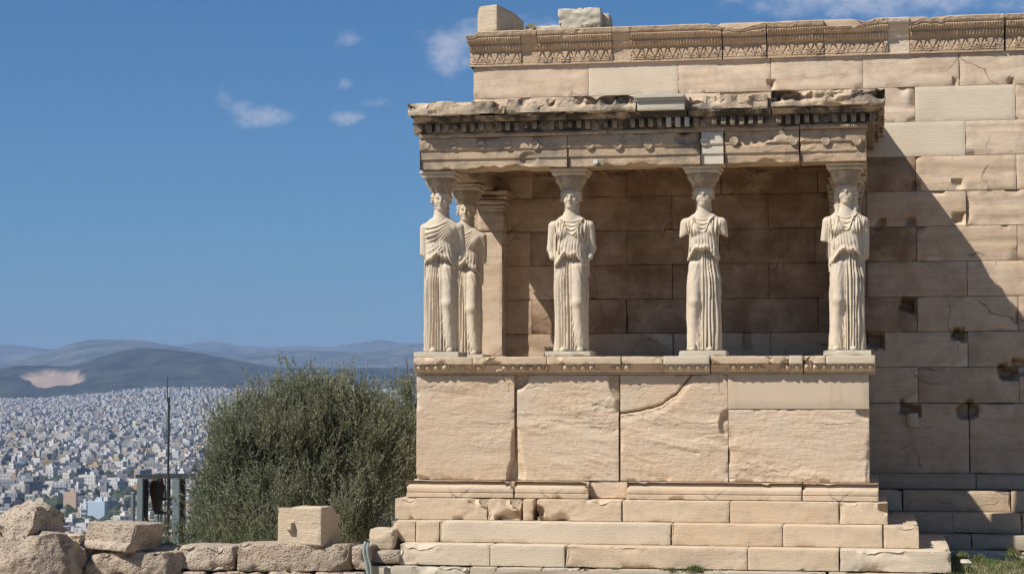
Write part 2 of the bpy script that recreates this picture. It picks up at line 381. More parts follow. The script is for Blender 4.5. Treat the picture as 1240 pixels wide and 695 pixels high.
# orthostates
ox = [XL]+[X_(1171)+1.78*k for k in range(-4, 6) if XL+.4 < X_(1171)+1.78*k < XR-.3]+[XR]
for k in range(len(ox)-1):
    P, F = rock((ox[k]+.002, ox[k+1]-.002, WY-.02, WY+.38, LV[0], LV[1]-.002), (.035, .38, .035), seed=400+k, rough=.006, wear=.012, fn=wall_fn(k, [], 0))
    W.add(P, F, -.3-.3*((k*.37) % 1))  # lower wall patina, browned further to colour in its shade
W.add(*boxV(XL+.05, XR-.05, WY+.36, WY+.75, LV[0]-1, 5.0), .4)
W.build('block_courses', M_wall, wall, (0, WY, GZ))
# the west return of the same building
B = MB()
for ci in range(11):
    z0, z1 = LV[ci], LV[ci+1]; y = WY+.76+(.7 if ci % 2 else 0)
    if ci % 2: P, F = rock((XL+.002, XL+.7, WY+.762, y-.002, z0+.001, z1-.001), .12, seed=ci); B.add(P, F, rng.uniform(0, .8))
    while y < 13.9:
        y1 = min(y+1.41, 14)
        P, F = rock((XL+.002, XL+.7, y+.002, y1-.002, z0+.001, z1-.001), .12, seed=ci+int(y*10)); B.add(P, F, rng.uniform(0, .8)); y = y1
P, F = rock((XL+.003, XL+.6, WY+.39, WY+.76, LV[0], 4.98), .15, seed=3); B.add(P, F, .4)
B.build('side_wall', M_wall, wall, (0, WY, GZ))
# base moulding and the steps under the wall
def base_profile(z0, z1, depth):
    def fn(P2, P, N, D):
        t = np.clip((P[:, 2]-z0)/(z1-z0), 0, 1)
        prof = np.where(t > .55, (t-.55)/.45, 0)**1.3*depth*.8+depth*.12*(np.abs(np.sin(t*math.pi*3.2)) < .25)*(t < .6)
        P2[:, 1] += np.where(N[:, 1] < 0, prof, 0)
        return P2
    return fn
S = MB(); x = -6.2; k = 0
while x < XR:
    w = 1.9; P, F = rock((x+.002, x+w-.002, 2.95, WY-.021+.2, -1.312, -1.09), (.04, .1, .02), seed=500+k, rough=.004, wear=.01, fn=base_profile(-1.312, -1.09, .13)); S.add(P, F, -.35); x += w; k += 1  # brown tint paints warm shade into the moulding
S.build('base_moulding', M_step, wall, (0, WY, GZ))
for i, (y0, z0, z1) in enumerate([(2.6, -1.605, -1.314), (2.3, -1.885, -1.607), (1.98, -2.09, -1.887)]):
    S = MB(); x = -6.3-.1*i; k = 0
    while x < XR:
        w = rng.uniform(1.3, 1.9); P, F = rock((x+.002, x+w-.002, y0, WY+.3, z0, z1), (.05, .2, .05), seed=600+20*i+k, rough=.004, wear=.02); S.add(P, F, -.35 if x > -.5 else .4); x += w; k += 1  # right of the porch the tint colours the steps with warm brown shade
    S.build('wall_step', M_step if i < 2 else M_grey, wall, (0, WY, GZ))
S = MB(); P, F = rock((-6.6, XR, 1.8, WY, -2.5, -2.092), (.12, .2, .08), seed=77, rough=.02, wear=.03); S.add(P, F, .4); S.build('foundation_course', M_grey, wall, (0, WY, GZ))
# small stub that still juts out of a cutting; its pale tint stands in for sunlight
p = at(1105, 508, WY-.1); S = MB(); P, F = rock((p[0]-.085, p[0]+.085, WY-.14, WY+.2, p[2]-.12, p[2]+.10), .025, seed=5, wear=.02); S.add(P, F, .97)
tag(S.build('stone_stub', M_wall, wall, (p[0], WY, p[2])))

# carved crown of the wall: lotus and palmette band under egg rows and a plain fillet
Z0, Z1 = 4.985, 5.50
def crown_piece(a, b, seed, dmg=.5, plain=False):
    xs = np.arange(a, b+.005, .009); xs[-1] = b
    zs = np.linspace(Z0, Z1, 66)
    def yf(X, Z):
        t = (Z-Z0)/(Z1-Z0)
        # projection by height
        pr = np.interp(t, [0, .05, .06, .44, .46, .60, .63, .66, .80, .83, .86, .97, 1.], [.04, .04, .02, .03, .055, .09, .09, .11, .15, .15, .175, .19, .16])
        # palmettes alternating with lotus flowers
        p = .135; u = ((X/p) % 1-.5)*p; alt = (np.floor(X/p) % 2)
        zc = Z0+.06; r = np.hypot(u*1.05, (Z-zc)); th = np.arctan2(u, Z-zc)
        pet = np.abs(np.cos(th*np.where(alt > 0, 4.5, 3)))**.7
        orn = np.where((r < .135) & (r > .012), ss(pet, .35, .6), 0)*ss(.14-r, 0, .012)*(.35+.9*vn(np.floor(X/p)*1.7+seed, X*0, X*0, 5))
        scroll = .6*ss(.028-np.abs(np.hypot(np.abs(u)-.045, Z-zc+.015)-.018), 0, .02)
        band = ss(t, .05, .08)*ss(-t, -.44, -.41)
        o1 = .030*np.maximum(orn, scroll)*band
        # two egg rows and a bead row
        e1 = ss(t, .45, .47)*ss(-t, -.61, -.59); e2 = ss(t, .65, .67)*ss(-t, -.81, -.79)
        o2 = .028*(np.abs(np.sin(X/.046*math.pi))**.5)*e1+.03*(np.abs(np.sin(X/.036*math.pi))**.5)*e2
        rz = .013*(fbm(X*22, X*0+seed, Z*22, 3, 3)-.5)
        d1 = ss(fbm(X*2.2+seed, X*0, Z*4.4, 31, 4), .485, .53)*dmg*1.5
        d1 = np.clip(d1, 0, 1)
        full = pr+(0 if plain else 1)*(o1+o2)
        brk = np.minimum(full, .03+.14*t+.05*(fbm(X*7, X*0, Z*9, 12, 4)))
        y = WY-(full*(1-d1)+brk*d1)+rz
        return y
    V, F, T = heightgrid(xs, zs, yf, back=WY+.45)
    # the broken top line
    top = V[:, 2] > Z0+.3
    V[:, 2] -= np.where(top, (V[:, 2]-(Z0+.3))/.2*(.09*ss(fbm(V[:, 0]*1.7+seed, V[:, 0]*0, V[:, 0]*0, 9, 4), .5, .75)), 0)
    return V, F
for i, (a, b, dm, pl, tt) in enumerate([(565, 632, .8, False, .3), (632, 652, 0, True, .5), (652, 743, .9, False, .25), (743, 765, .3, True, .4), (765, 876, .45, False, .15), (877, 930, .9, False, .3), (931, 1000, .85, False, .5),
                                    (1000, 1078, 1., False, .35), (1078, 1104, .0, True, .95), (1104, 1219, .9, False, .2), (1221, 1300, 1.1, False, .45), (1300, 1420, .3, False, .3), (1420, 1560, .4, False, .3), (1560, 1700, .8, False, .3), (1700, 1830, .3, False, .3)]):
    xa, xb = X_(a)+(.0 if i else 0), X_(b)
    xa += .003; xb -= .003
    if xb > XR+.3: xb = XR+.3
    if xa > xb-.1: continue
    V, F = crown_piece(xa, xb, i*1.7, dm, pl)
    S = MB().add(V, F, tt)
    if i == 0:
        # left end: the mouldings return along the side, so slant the end outwards with height
        t = np.clip((V[:, 2]-Z0)/(Z1-Z0), 0, 1); V[:, 0] -= np.where(V[:, 0] < xa+.05, (1-t)*-.12-.0, 0); S = MB().add(V, F, tt)
    S.build('carved_cornice', M_frz, wall, ((xa+xb)/2, WY, Z0))
S = MB(); P, F = rock((XL-.05, XL+.6, WY+.46, 14, Z0, Z1-.03), .1, seed=9, wear=.05); S.add(P, F, .3); S.build('side_cornice', M_frz, wall, (XL, WY+1, Z0))
S = MB(); P, F = rock((XL+.3, XR, WY-.1, WY+.72, Z1-.14, Z1+.015), (.08, .1, .05), seed=19, wear=.05, rough=.015); S.add(P, F, .3); S.build('capping_slab', M_frz, wall, (0, WY, Z1))

# loose blocks on top of the wall
p0, p1 = at(587, 37, 3.0), at(615, 5, 3.0)
def wedge(P2, P, N, D):
    t = np.clip((P[:, 1]-2.98)/1.0, 0, 1); P2[:, 2] = p0[2]-.02+(P2[:, 2]-p0[2]+.02)*(1-.12*t-.6*t**3)
    P2[:, 0] += .10*t*0
    return P2
S = MB(); P, F = rock((p0[0], p1[0], 2.98, 3.75, p0[2]-.02, p1[2]), .03, seed=21, rough=.012, wear=.012, fn=wedge, rot=rotz(-22)); S.add(P, F, .4)
c = (p0[0]+.15, 3.3, p0[2]); o = S.build('stone_block', M_tan, None, c)
tag(o, 'upright squared stone block with a sloping back, on the left end of the wall top', 'stone block')
pa, pb = at(680, 35, 3.2), at(737, 13, 3.2)
def lump(P2, P, N, D):
    x, z = P[:, 0], P[:, 2]; P2[:, 2] -= .10*ss(fbm(x*6, P[:, 1]*6, z*0, 5, 3), .45, .6)*(N[:, 2] > 0)*ss(x, pa[0]+.1, pa[0]+.3)*0+.03*ss(x, pb[0]-.22, pb[0])*(N[:, 2] > 0)
    P2[:, 0] -= .10*ss(-(z-pa[2]), -.12, 0)*(x > pb[0]-.1)*0
    return P2
S = MB(); P, F = rock((pa[0]-.01, pb[0]-.08, 2.95, 3.5, pa[2]-.05, pb[2]), .025, seed=4, rough=.09, wear=.09, fn=lump, freq=6); S.add(P, F, .92)
P, F = rock((pb[0]-.25, pb[0]+.03, 3.1, 3.5, pa[2]-.05, pb[2]-.06), .03, seed=14, rough=.03, wear=.05); S.add(P, F, .3)
P, F = rock((pa[0]-.55, pa[0]+.35, 2.98, 3.5, pa[2]-.09, pa[2]+.02), .04, seed=24, rough=.03, wear=.06); S.add(P, F, .92)
tag(S.build('broken_stone', M_grey, None, (pa[0]+.25, 3.2, pa[2])), 'small lumpy pale stone fragment resting on the wall cornice against the sky', 'stone')

# ================================================================== ground, city plain, hills, haze
def grid_mesh(name, X, Y, Z, matt, kind='structure', smooth=True):
    nx, ny = X.shape; V = np.c_[X.ravel(), Y.ravel(), Z.ravel()]; a = np.arange(nx*ny).reshape(nx, ny)
    F = np.stack([a[:-1, :-1], a[1:, :-1], a[1:, 1:], a[:-1, 1:]], -1).reshape(-1, 4)
    o = link(name, raw_mesh(name, V, F, matt, None, smooth, 0)); o['kind'] = kind; return o
def ground_z(X, Y):
    z = -2.19+0*X
    z = z+.55*ss(-Y, 3, 22)                                        # the rock rises gently towards the viewer
    behind = ss(-X, 6.3, 7.2)*ss(Y, -1.6, .2)                      # lower terrace beyond the little wall
    z = z-1.6*behind
    z = z-.9*ss(-X, 4.6, 6.2)*ss(-Y, 1.0, 1.8)*ss(Y, -22, -9)
    z = z+.05*(fbm(X*.8, Y*.8, X*0, 3, 4)-.5)+.02*(fbm(X*5, Y*5, X*0, 8, 2)-.5)
    edge = ss(Y, 17, 60)+ss(-X, 26, 55)+ss(X, 45, 80)+ss(-Y, 45, 80)
    z = z-np.clip(edge, 0, 1)*(93+6*(fbm(X*.06, Y*.06, X*0, 5, 4)-.5))
    return z
def ground_material():
    m, n, l, b = mat('dry_ground')
    tc = n.new('ShaderNodeTexCoord')
    def nz(s, d=6):
        t = n.new('ShaderNodeTexNoise'); t.inputs['Scale'].default_value = s; t.inputs['Detail'].default_value = d; l.new(tc.outputs['Object'], t.inputs[0]); return t.outputs[0]
    r = n.new('ShaderNodeValToRGB'); l.new(nz(1.6), r.inputs[0]); e = r.color_ramp.elements
    e[0].position = .38; e[0].color = (.20, .17, .10, 1); e[1].position = .55; e[1].color = (.44, .35, .255, 1)
    r2 = n.new('ShaderNodeMixRGB'); l.new(nz(22), r2.inputs[0]); l.new(r.outputs[0], r2.inputs[1]); r2.inputs[2].default_value = (.30, .24, .17, 1)
    l.new(r2.outputs[0], b.inputs['Base Color']); b.inputs['Roughness'].default_value = .95
    bp = n.new('ShaderNodeBump'); bp.inputs['Distance'].default_value = .03; l.new(nz(30), bp.inputs['Height']); l.new(bp.outputs[0], b.inputs['Normal'])
    return m
M_ground = ground_material()
def spaced(a, b, c, d, n1, n2, n3): return np.unique(np.r_[np.linspace(a, b, n1), np.linspace(b, c, n2), np.linspace(c, d, n3)])
gx = spaced(-90, -16, 14, 110, 30, 150, 30); gy = spaced(-90, -6, 12, 90, 30, 100, 36)
X, Y = np.meshgrid(gx, gy, indexing='ij'); grid_mesh('ground', X, Y, ground_z(X, Y), M_ground)

def plain_z(d, a):
    z = np.interp(d, [0, 1400, 3000, 5000, 6500, 7400, 8300, 9500, 12000, 40000], [-97, -94, -86, -66, -40, -20, -2, 18, 40, 60])
    px = np.degrees(a)
    return z+np.clip(d-5500, 0, 3000)/3000*(-16+46*ss(px, -24.2, -20.2))
def city_ground_material():
    m, n, l, b = mat('city_ground'); tc = n.new('ShaderNodeTexCoord')
    t = n.new('ShaderNodeTexNoise'); t.inputs['Scale'].default_value = .012; t.inputs['Detail'].default_value = 8; t.inputs['Roughness'].default_value = .7; l.new(tc.outputs['Object'], t.inputs[0])
    r = n.new('ShaderNodeValToRGB'); l.new(t.outputs[0], r.inputs[0]); e = r.color_ramp.elements
    e[0].position = .40; e[0].color = (.045, .055, .04, 1); e[1].position = .58; e[1].color = (.13, .125, .115, 1)
    l.new(r.outputs[0], b.inputs['Base Color']); b.inputs['Roughness'].default_value = .95; return m
rr = np.r_[40, 100, 300, np.linspace(700, 9000, 45), 10500, 12500, 16000, 22000, 29000]; aa = np.radians(np.unique(np.r_[np.arange(-180, 181, 6), np.arange(-45, 20, .5)]))
D_, A_ = np.meshgrid(rr, aa, indexing='ij')
grid_mesh('city_plain', D_*np.sin(A_), D_*np.cos(A_)-26, plain_z(D_, A_), city_ground_material())

def hill_mat(name, dark, light, scale, quarry=None):
    m, n, l, b = mat(name); tc = n.new('ShaderNodeTexCoord')
    mp = n.new('ShaderNodeMapping'); mp.inputs['Scale'].default_value = (1, .55, 4.5); l.new(tc.outputs['Object'], mp.inputs[0])
    t = n.new('ShaderNodeTexNoise'); t.inputs['Scale'].default_value = scale; t.inputs['Detail'].default_value = 12; t.inputs['Roughness'].default_value = .75; l.new(mp.outputs[0], t.inputs[0])
    r = n.new('ShaderNodeValToRGB'); l.new(t.outputs[0], r.inputs[0]); e = r.color_ramp.elements
    e[0].position = .40; e[0].color = (*dark, 1); e[1].position = .66; e[1].color = (*light, 1)
    out = r.outputs[0]
    if quarry:
        at_ = n.new('ShaderNodeAttribute'); at_.attribute_name = 'tint'; x = n.new('ShaderNodeMixRGB'); l.new(at_.outputs['Fac'], x.inputs[0]); l.new(out, x.inputs[1])
        t2 = n.new('ShaderNodeTexNoise'); t2.inputs['Scale'].default_value = .02; t2.inputs['Detail'].default_value = 8; l.new(tc.outputs['Object'], t2.inputs[0])
        y = n.new('ShaderNodeMixRGB'); l.new(t2.outputs[0], y.inputs[0]); y.inputs[1].default_value = (.34, .235, .155, 1); y.inputs[2].default_value = (.43, .33, .235, 1); l.new(y.outputs[0], x.inputs[2]); out = x.outputs[0]
    l.new(out, b.inputs['Base Color']); b.inputs['Roughness'].default_value = 1; b.inputs['Specular IOR Level'].default_value = 0
    return m
def hill(name, dist, width, prof_, seed, matt, rel=.16, quarry=None):
    px = np.array([p[0] for p in prof_], float); py = np.array([p[1] for p in prof_], float)
    pa = np.array([az(p) for p in px]); cosv = np.cos(pa+TH)
    pz = (481-py)/FPX*dist*np.cos(pa)/1.0/np.cos(pa)*1.0
    a = np.linspace(az(px[0]), az(px[-1]), 420); s = np.linspace(-1, 1, 91)
    A, S_ = np.meshgrid(a, s, indexing='ij'); Dd = dist+S_*width
    top = np.interp(A, pa, pz)
    X = Dd*np.sin(A); Y = Dd*np.cos(A)-26
    base = plain_z(Dd, A)-25
    sh = np.clip(1-np.abs(S_), 0, 1)**.85
    k = 1/1600.
    rid = 1-np.abs(fbm(X*k*1.0+seed, Y*k*.6, X*0, seed, 5, .55)*2-1)
    low = (rid-.75)*rel*sh*(1-sh)**.5*4
    Z = base+(top-base)*(sh+low*2.4*(1-sh))+rel*60*(fbm(X*k*5, Y*k*5, X*0, seed+7, 5, .6)-.5)*sh**.5+ (top-base)*.02*(fbm(X*k*8, Y*k*8, X*0, seed+2, 4)-.5)*sh
    gl = 1-np.abs(2*fbm(A*dist/520+.5*S_+.6*fbm(A*dist/900, S_*2, X*0, seed, 3), S_*1.1, X*0, seed+20, 4, .5)-1)
    Z = Z+(gl-.72)*.42*(top-base)*np.clip(sh*(1-sh)*4, 0, 1)**.7
    T = np.zeros(X.size)
    if quarry:
        q = np.zeros_like(X)
        for (qx, qs, rx, rs) in quarry:
            q = np.maximum(q, 1-np.sqrt(((A-az(qx))/rx)**2+((S_-qs)/rs)**2)+.5*(fbm(X*k*6, Y*k*6, X*0, 5, 4)-.5))
        T = ss(q, 0, .08).ravel(); Z = Z-25*ss(q, 0, .12)*(.6+.8*fbm(X*k*9, Y*k*9, X*0, 2, 4))
    V = np.c_[X.ravel(), Y.ravel(), Z.ravel()]; i_ = np.arange(X.size).reshape(X.shape)
    F = np.stack([i_[:-1, :-1], i_[1:, :-1], i_[1:, 1:], i_[:-1, 1:]], -1).reshape(-1, 4)
    o = link(name, raw_mesh(name, V, F, matt, T, True, 0)); o['kind'] = 'structure'; return o
hill('hills', 9800, 1700, [(-900, 462), (-500, 455), (-300, 462), (-150, 470), (-60, 456), (0, 447), (22, 443), (60, 443), (85, 444), (110, 437), (140, 427), (165, 422.5), (200, 424), (240, 428.5), (262, 433), (300, 439), (330, 444), (400, 446), (450, 445), (500, 446), (620, 452), (800, 460), (1200, 450), (1700, 455), (2200, 462)], 3,
     hill_mat('scrub_hill', (.006, .014, .010), (.075, .075, .05), .006, True), .2, [(57, -.42, .0085, .30), (82, -.44, .0075, .26), (36, -.36, .0045, .16)])
hill('hills', 15000, 2600, [(-900, 440), (-400, 448), (-100, 436), (0, 441), (25, 436), (50, 430), (80, 419), (105, 413.5), (140, 412), (170, 413), (200, 417.5), (230, 424), (280, 430), (330, 427), (380, 424), (420, 426), (450, 427), (480, 422), (505, 416), (560, 420), (700, 440), (1000, 432), (1600, 445), (2200, 450)], 17,
     hill_mat('bare_ridge', (.03, .045, .04), (.16, .16, .12), .003), .3)
hill('hills', 20500, 3000, [(-900, 430), (-300, 428), (-100, 424), (0, 419), (30, 421), (60, 424), (120, 426), (180, 423), (215, 419.5), (240, 415.5), (262, 414.5), (290, 419), (330, 421), (365, 419), (400, 420), (430, 416), (460, 411.5), (490, 416), (520, 418), (700, 425), (1200, 420), (2200, 430)], 29,
     hill_mat('far_ridge', (.04, .055, .05), (.16, .16, .13), .002), .25)

# the air over the plain
hz = bpy.data.materials.new('haze'); hz.use_nodes = True; nn = hz.node_tree.nodes; nn.clear()
ou = nn.new('ShaderNodeOutputMaterial'); pv = nn.new('ShaderNodeVolumePrincipled'); pv.inputs['Density'].default_value = 5.6e-5
pv.inputs['Color'].default_value = (.44, .62, .94, 1); pv.inputs['Anisotropy'].default_value = .0
hz.node_tree.links.new(pv.outputs[0], ou.inputs['Volume'])
b_ = MB().add(*boxV(-31000, 31000, -31000, 31000, -200, 760)); o = link('haze', b_.mesh('haze', hz, smooth=False)); o['kind'] = 'stuff'

# ---- the city: blocks of flats climbing towards the hills
def city_mat():
    m, n, l, b = mat('city_walls')
    at_ = n.new('ShaderNodeAttribute'); at_.attribute_name = 'wallcol'; uv = n.new('ShaderNodeAttribute'); uv.attribute_name = 'uvm'
    sep = n.new('ShaderNodeSeparateXYZ'); l.new(uv.outputs['Vector'], sep.inputs[0])
    def mm(op, a, b2=0.):
        k = n.new('ShaderNodeMath'); k.operation = op
        for i, v in enumerate((a, b2)):
            if isinstance(v, (int, float)): k.inputs[i].default_value = v
            else: l.new(v, k.inputs[i])
        return k.outputs[0]
    fu = mm('FRACT', mm('DIVIDE', sep.outputs[0], 3.3)); fv = mm('FRACT', mm('DIVIDE', sep.outputs[1], 3.1))
    win = mm('MULTIPLY', mm('MULTIPLY', mm('GREATER_THAN', fu, .25), mm('LESS_THAN', fu, .72)), mm('MULTIPLY', mm('GREATER_THAN', fv, .3), mm('LESS_THAN', fv, .82)))
    win = mm('MULTIPLY', win, sep.outputs[2])
    x = n.new('ShaderNodeMixRGB'); l.new(mm('MULTIPLY', win, .6), x.inputs[0]); l.new(at_.outputs['Color'], x.inputs[1]); x.inputs[2].default_value = (.05, .055, .06, 1)
    l.new(x.outputs[0], b.inputs['Base Color']); b.inputs['Roughness'].default_value = .8
    return m
M_city = city_mat()
def city_boxes(name, L, parent=None, kind=None, loc=(0, 0, 0)):
    """L: list of (x, y, z, w, d, h, yaw, wall colour, roof colour, has windows); walls and a roof, with a stair-head on some"""
    n = len(L); V = np.zeros((n, 8, 3)); COLR = np.zeros((n, 5, 4, 3)); UV = np.zeros((n, 5, 4, 3))
    for i, (x, y, z, w, d, h, a, wc, rc, hw) in enumerate(L):
        c, s = math.cos(a), math.sin(a)
        for k, (sx, sy) in enumerate(((-1, -1), (1, -1), (1, 1), (-1, 1))):
            px, py = sx*w/2, sy*d/2; V[i, k] = (x+px*c-py*s, y+px*s+py*c, z); V[i, k+4] = V[i, k]+(0, 0, h)
        for f in range(4):
            Lw = w if f % 2 == 0 else d; UV[i, f, :, 0] = (0, Lw, Lw, 0); UV[i, f, :, 1] = (0, 0, h, h); UV[i, f, :, 2] = hw; COLR[i, f] = wc
        COLR[i, 4] = rc
    Q = np.array([(0, 1, 5, 4), (1, 2, 6, 5), (2, 3, 7, 6), (3, 0, 4, 7), (4, 5, 6, 7)])
    V = V-np.array(loc)
    F = (np.arange(n)[:, None, None]*8+Q[None]).reshape(-1, 4)
    me = raw_mesh(name, V.reshape(-1, 3), F, M_city, None, False)
    a = me.attributes.new('wallcol', 'FLOAT_COLOR', 'CORNER'); a.data.foreach_set('color', np.concatenate([COLR.reshape(-1, 3), np.ones((n*20, 1))], 1).astype(np.float32).ravel())
    a = me.attributes.new('uvm', 'FLOAT_VECTOR', 'CORNER'); a.data.foreach_set('vector', UV.reshape(-1, 3).astype(np.float32).ravel())
    o = link(name, me, parent, loc)
    if kind: o['kind'] = kind
    return o
cr = random.Random(8)
WC = [('white', (.62, .595, .55), 8), ('cream', (.60, .54, .44), 6), ('pale grey', (.40, .39, .37), 6), ('beige', (.46, .38, .28), 3), ('ochre', (.50, .36, .20), 1.2), ('rose', (.45, .28, .21), .8), ('grey', (.23, .23, .24), 4)]
RC = [(.25, .24, .23), (.34, .32, .30), (.17, .16, .155), (.24, .14, .10), (.42, .40, .38)]
def pick(far=0):
    nm, c, _ = cr.choices(WC, [w[2]*(2.2 if far and w[0] in ('white', 'cream') else 1) for w in WC])[0]; v = cr.uniform(.85, 1.1); return nm, tuple(min(.75, q*v) for q in c)
cand = []
d = 1150.
while d < 8450:
    cell = 15+d/760; a0, a1 = az(-260), az(700)
    na = int((a1-a0)*d/cell)
    for k in range(na):
        a = a0+(a1-a0)*(k+cr.uniform(.1, .9))/na; dd = d+cr.uniform(-.4, .4)*cell
        street = abs(((a*dd/90) % 1)-.5) > .47 and d < 4200
        if street or cr.random() < (.16 if d > 2500 else .2): continue
        cand.append((a, dd))
    d += cell*1.04
pxs = lambda a: 620+FPX*math.tan(a+TH)     # photo column of a bearing
items = []
for (a, dd) in cand:
    far = dd > 4500; nm, wc = pick(far)
    w = cr.uniform(7, 15); dp_ = cr.uniform(7, 12); h = cr.choice([7, 9, 12, 15, 15, 18, 18, 21])*(.9 if dd > 5500 else 1.0)
    if dd < 1700: h *= .8
    x, y = dd*math.sin(a), dd*math.cos(a)-26; z = float(plain_z(np.array(dd), np.array(a)))-2
    items.append((dd, a, nm, (x, y, z, w, dp_, h+2, cr.choice([0, .35, -.3, .2, .8, 1.2])+cr.uniform(-.1, .1), wc, cr.choice(RC), 1.)))
items.sort(key=lambda q: q[0])
near = [q for q in items if 15 < pxs(q[1]) < 480][:0]
in_view = [q for q in items if -5 < pxs(q[1]) < 235]
near = in_view[:225]; nid = set(id(q) for q in near)
rest = [q for q in items if id(q) not in nid]
L = [q[3] for q in rest]
for q in rest:
    if cr.random() < .5:
        x, y, z, w, d2, h, a, wc, rc, hw = q[3]; L.append((x+cr.uniform(-2, 2), y+cr.uniform(-2, 2), z+h, w*.35, d2*.4, 2.8, a, wc, rc, 0.))
city_boxes('distant_city', L, kind='stuff')
# nearer buildings: things of their own with stair-head, balconies and parapet
M_bal = simple('balcony_concrete', (.55, .53, .50), .8, 0, .15, .5)
def boxes_mesh(name, bl, m):
    b = MB()
    for q in bl: b.add(*boxV(*q))
    return b.mesh(name, m, smooth=False)
bal_cache = {}
def building(nm, spec, label, group, px=None):
    x, y, z, w, dp_, h, a, wc, rc, hw = spec
    root = empty('apartment_building', (x, y, z), label, 'building', group)
    root.rotation_euler = (0, 0, a)
    o = city_boxes('walls', [(0, 0, 0, w, dp_, h, 0, wc, rc, hw)]); o.parent = root
    st = city_boxes('stair_head', [(w*.15, 0, h+.002, w*.3, dp_*.4, 2.7, 0, wc, rc, 0.)]); st.parent = o
    nfl = int(h//3.1)
    if (hash((int(x), int(y))) % 3) and nfl > 1:
        key = (round(w), round(dp_))
        if key not in bal_cache:
            bal_cache[key] = boxes_mesh('balcony', [(-w*.42, w*.42, -dp_/2-1.3, -dp_/2-.01, 0, .22), (-w*.42, w*.42, -dp_/2-1.3, -dp_/2-1.2, .22, 1.1)], M_bal)
        for k in range(1, nfl):
            if k*3.1 < 3: continue
            bo = bpy.data.objects.new('balcony', bal_cache[key]); COL.objects.link(bo); bo.parent = o; bo.location = (0, 0, k*3.1)
    return root
seen_lab = {}
for q in near:
    dd, a, nm, spec = q; px = pxs(a)
    hh = spec[5]; size = 'low' if hh < 12 else 'tall' if hh > 19 else 'mid-height'
    wide = 'broad' if spec[3] > 16 else 'narrow' if spec[3] < 12.5 else 'square'
    col_ = 'at the left edge of the view' if px < 45 else 'left of the lamp and grey dish' if px < 85 else 'above the tilted block' if px < 150 else 'by the dark hoist frame' if px < 215 else 'at the edge of the olive tree'
    row = 'nearest' if dd < 1500 else 'near' if dd < 1800 else 'further'
    lab = f'{size} {wide} {nm} block of flats, {row} row, {col_}'
    building(nm, spec, lab, 'near blocks of flats in the city')
# a few landmarks one can pick out in the photograph
def lm(pxl, ytop, ybot, wpx, dist, col, roof, label, yaw=0., dpx=None, hw=1.):
    a = az(pxl); x, y = dist*math.sin(a), dist*math.cos(a)-26; ztop = (481-ytop)/FPX*dist; zb = (481-ybot)/FPX*dist
    w = wpx/FPX*dist; building('x', (x, y, zb-14., w, (dpx or wpx*.6)/FPX*dist, ztop-zb+14, yaw-a*0, col, roof, hw), label, 'landmark blocks of the city')
lm(38, 514, 525, 8, 3500, (.52, .44, .32), (.4, .38, .33), 'left one of the two tall tan towers among the mid-distance rooftops', .25)
lm(51, 514, 525, 7, 3520, (.50, .42, .31), (.4, .38, .33), 'right one of the two tall tan towers among the mid-distance rooftops', .25)
lm(103, 517, 528, 9, 3400, (.60, .52, .40), (.45, .42, .36), 'tall cream tower right of the pair of tan towers', .3)
lm(115, 522, 528, 8, 3300, (.66, .62, .55), (.5, .5, .46), 'white block beside the tall cream tower', .2)
lm(53, 523, 530, 8, 3250, (.70, .68, .63), (.5, .5, .5), 'bright white block below the pair of tan towers', .2)
lm(80, 523, 530, 13, 3260, (.68, .64, .54), (.5, .48, .44), 'broad cream slab block left of the tall cream tower', .1)
lm(87, 592, 608, 15, 1500, (.62, .44, .30), (.4, .35, .3), 'block with a blank orange-tan end wall in the nearest rows', .15, hw=0.)
lm(103, 605, 626, 8, 1400, (.74, .74, .72), (.5, .5, .5), 'slim white block with rows of dark windows beside the pale blue one', .1)
lm(119, 603, 626, 22, 1410, (.52, .62, .70), (.55, .6, .64), 'large pale blue-white block in the nearest rows of the city', .1, hw=0.)
lm(80, 558, 566, 13, 2250, (.10, .16, .22), (.2, .25, .3), 'dark blue glass office block among pale houses', .3)
lm(24, 557, 566, 16, 2260, (.20, .33, .42), (.3, .35, .4), 'blue-grey glass office block at the left of the city', .2)
lm(142, 553, 562, 7, 2300, (.62, .48, .26), (.4, .36, .3), 'ochre yellow block in the middle of the city', .2)
lm(88, 637, 650, 30, 1320, (.10, .16, .34), (.42, .50, .62), 'low blue-striped warehouse roof just above the ruins', .1)
# street and park trees of the city
def blob_trees(name, L, m):
    ico = np.array([(0, 0, 1), (.89, 0, .45), (.28, .85, .45), (-.72, .53, .45), (-.72, -.53, .45), (.28, -.85, .45), (.72, .53, -.3), (-.28, .85, -.3), (-.89, 0, -.3), (-.28, -.85, -.3), (.72, -.53, -.3)])
    f = np.array([(0, 1, 2), (0, 2, 3), (0, 3, 4), (0, 4, 5), (0, 5, 1), (1, 6, 2), (2, 7, 3), (3, 8, 4), (4, 9, 5), (5, 10, 1), (2, 6, 7), (3, 7, 8), (4, 8, 9), (5, 9, 10), (1, 10, 6)])
    b = MB()
    for (x, y, z, r) in L: b.add(ico*np.array([r, r, r*.9])*np.array([[cr.uniform(.8, 1.2)] for _ in ico])+(x, y, z+r*.5), f)
    o = link(name, b.mesh(name, m, smooth=False)); o['kind'] = 'stuff'
TL = []
for _ in range(7000):
    dd = 1150+cr.random()**1.5*5200; a = cr.uniform(az(-200), az(640)); 
    if fbm(np.array([a*dd/260.]), np.array([dd/260.]), np.array([0.]), 5, 3)[0] < .47 and cr.random() < .8: continue
    TL.append((dd*math.sin(a), dd*math.cos(a)-26, float(plain_z(np.array(dd), np.array(a)))+3, cr.uniform(4, 10)))
blob_trees('city_trees', TL, simple('far_foliage', (.035, .05, .025), .9, 0, .3, .05))

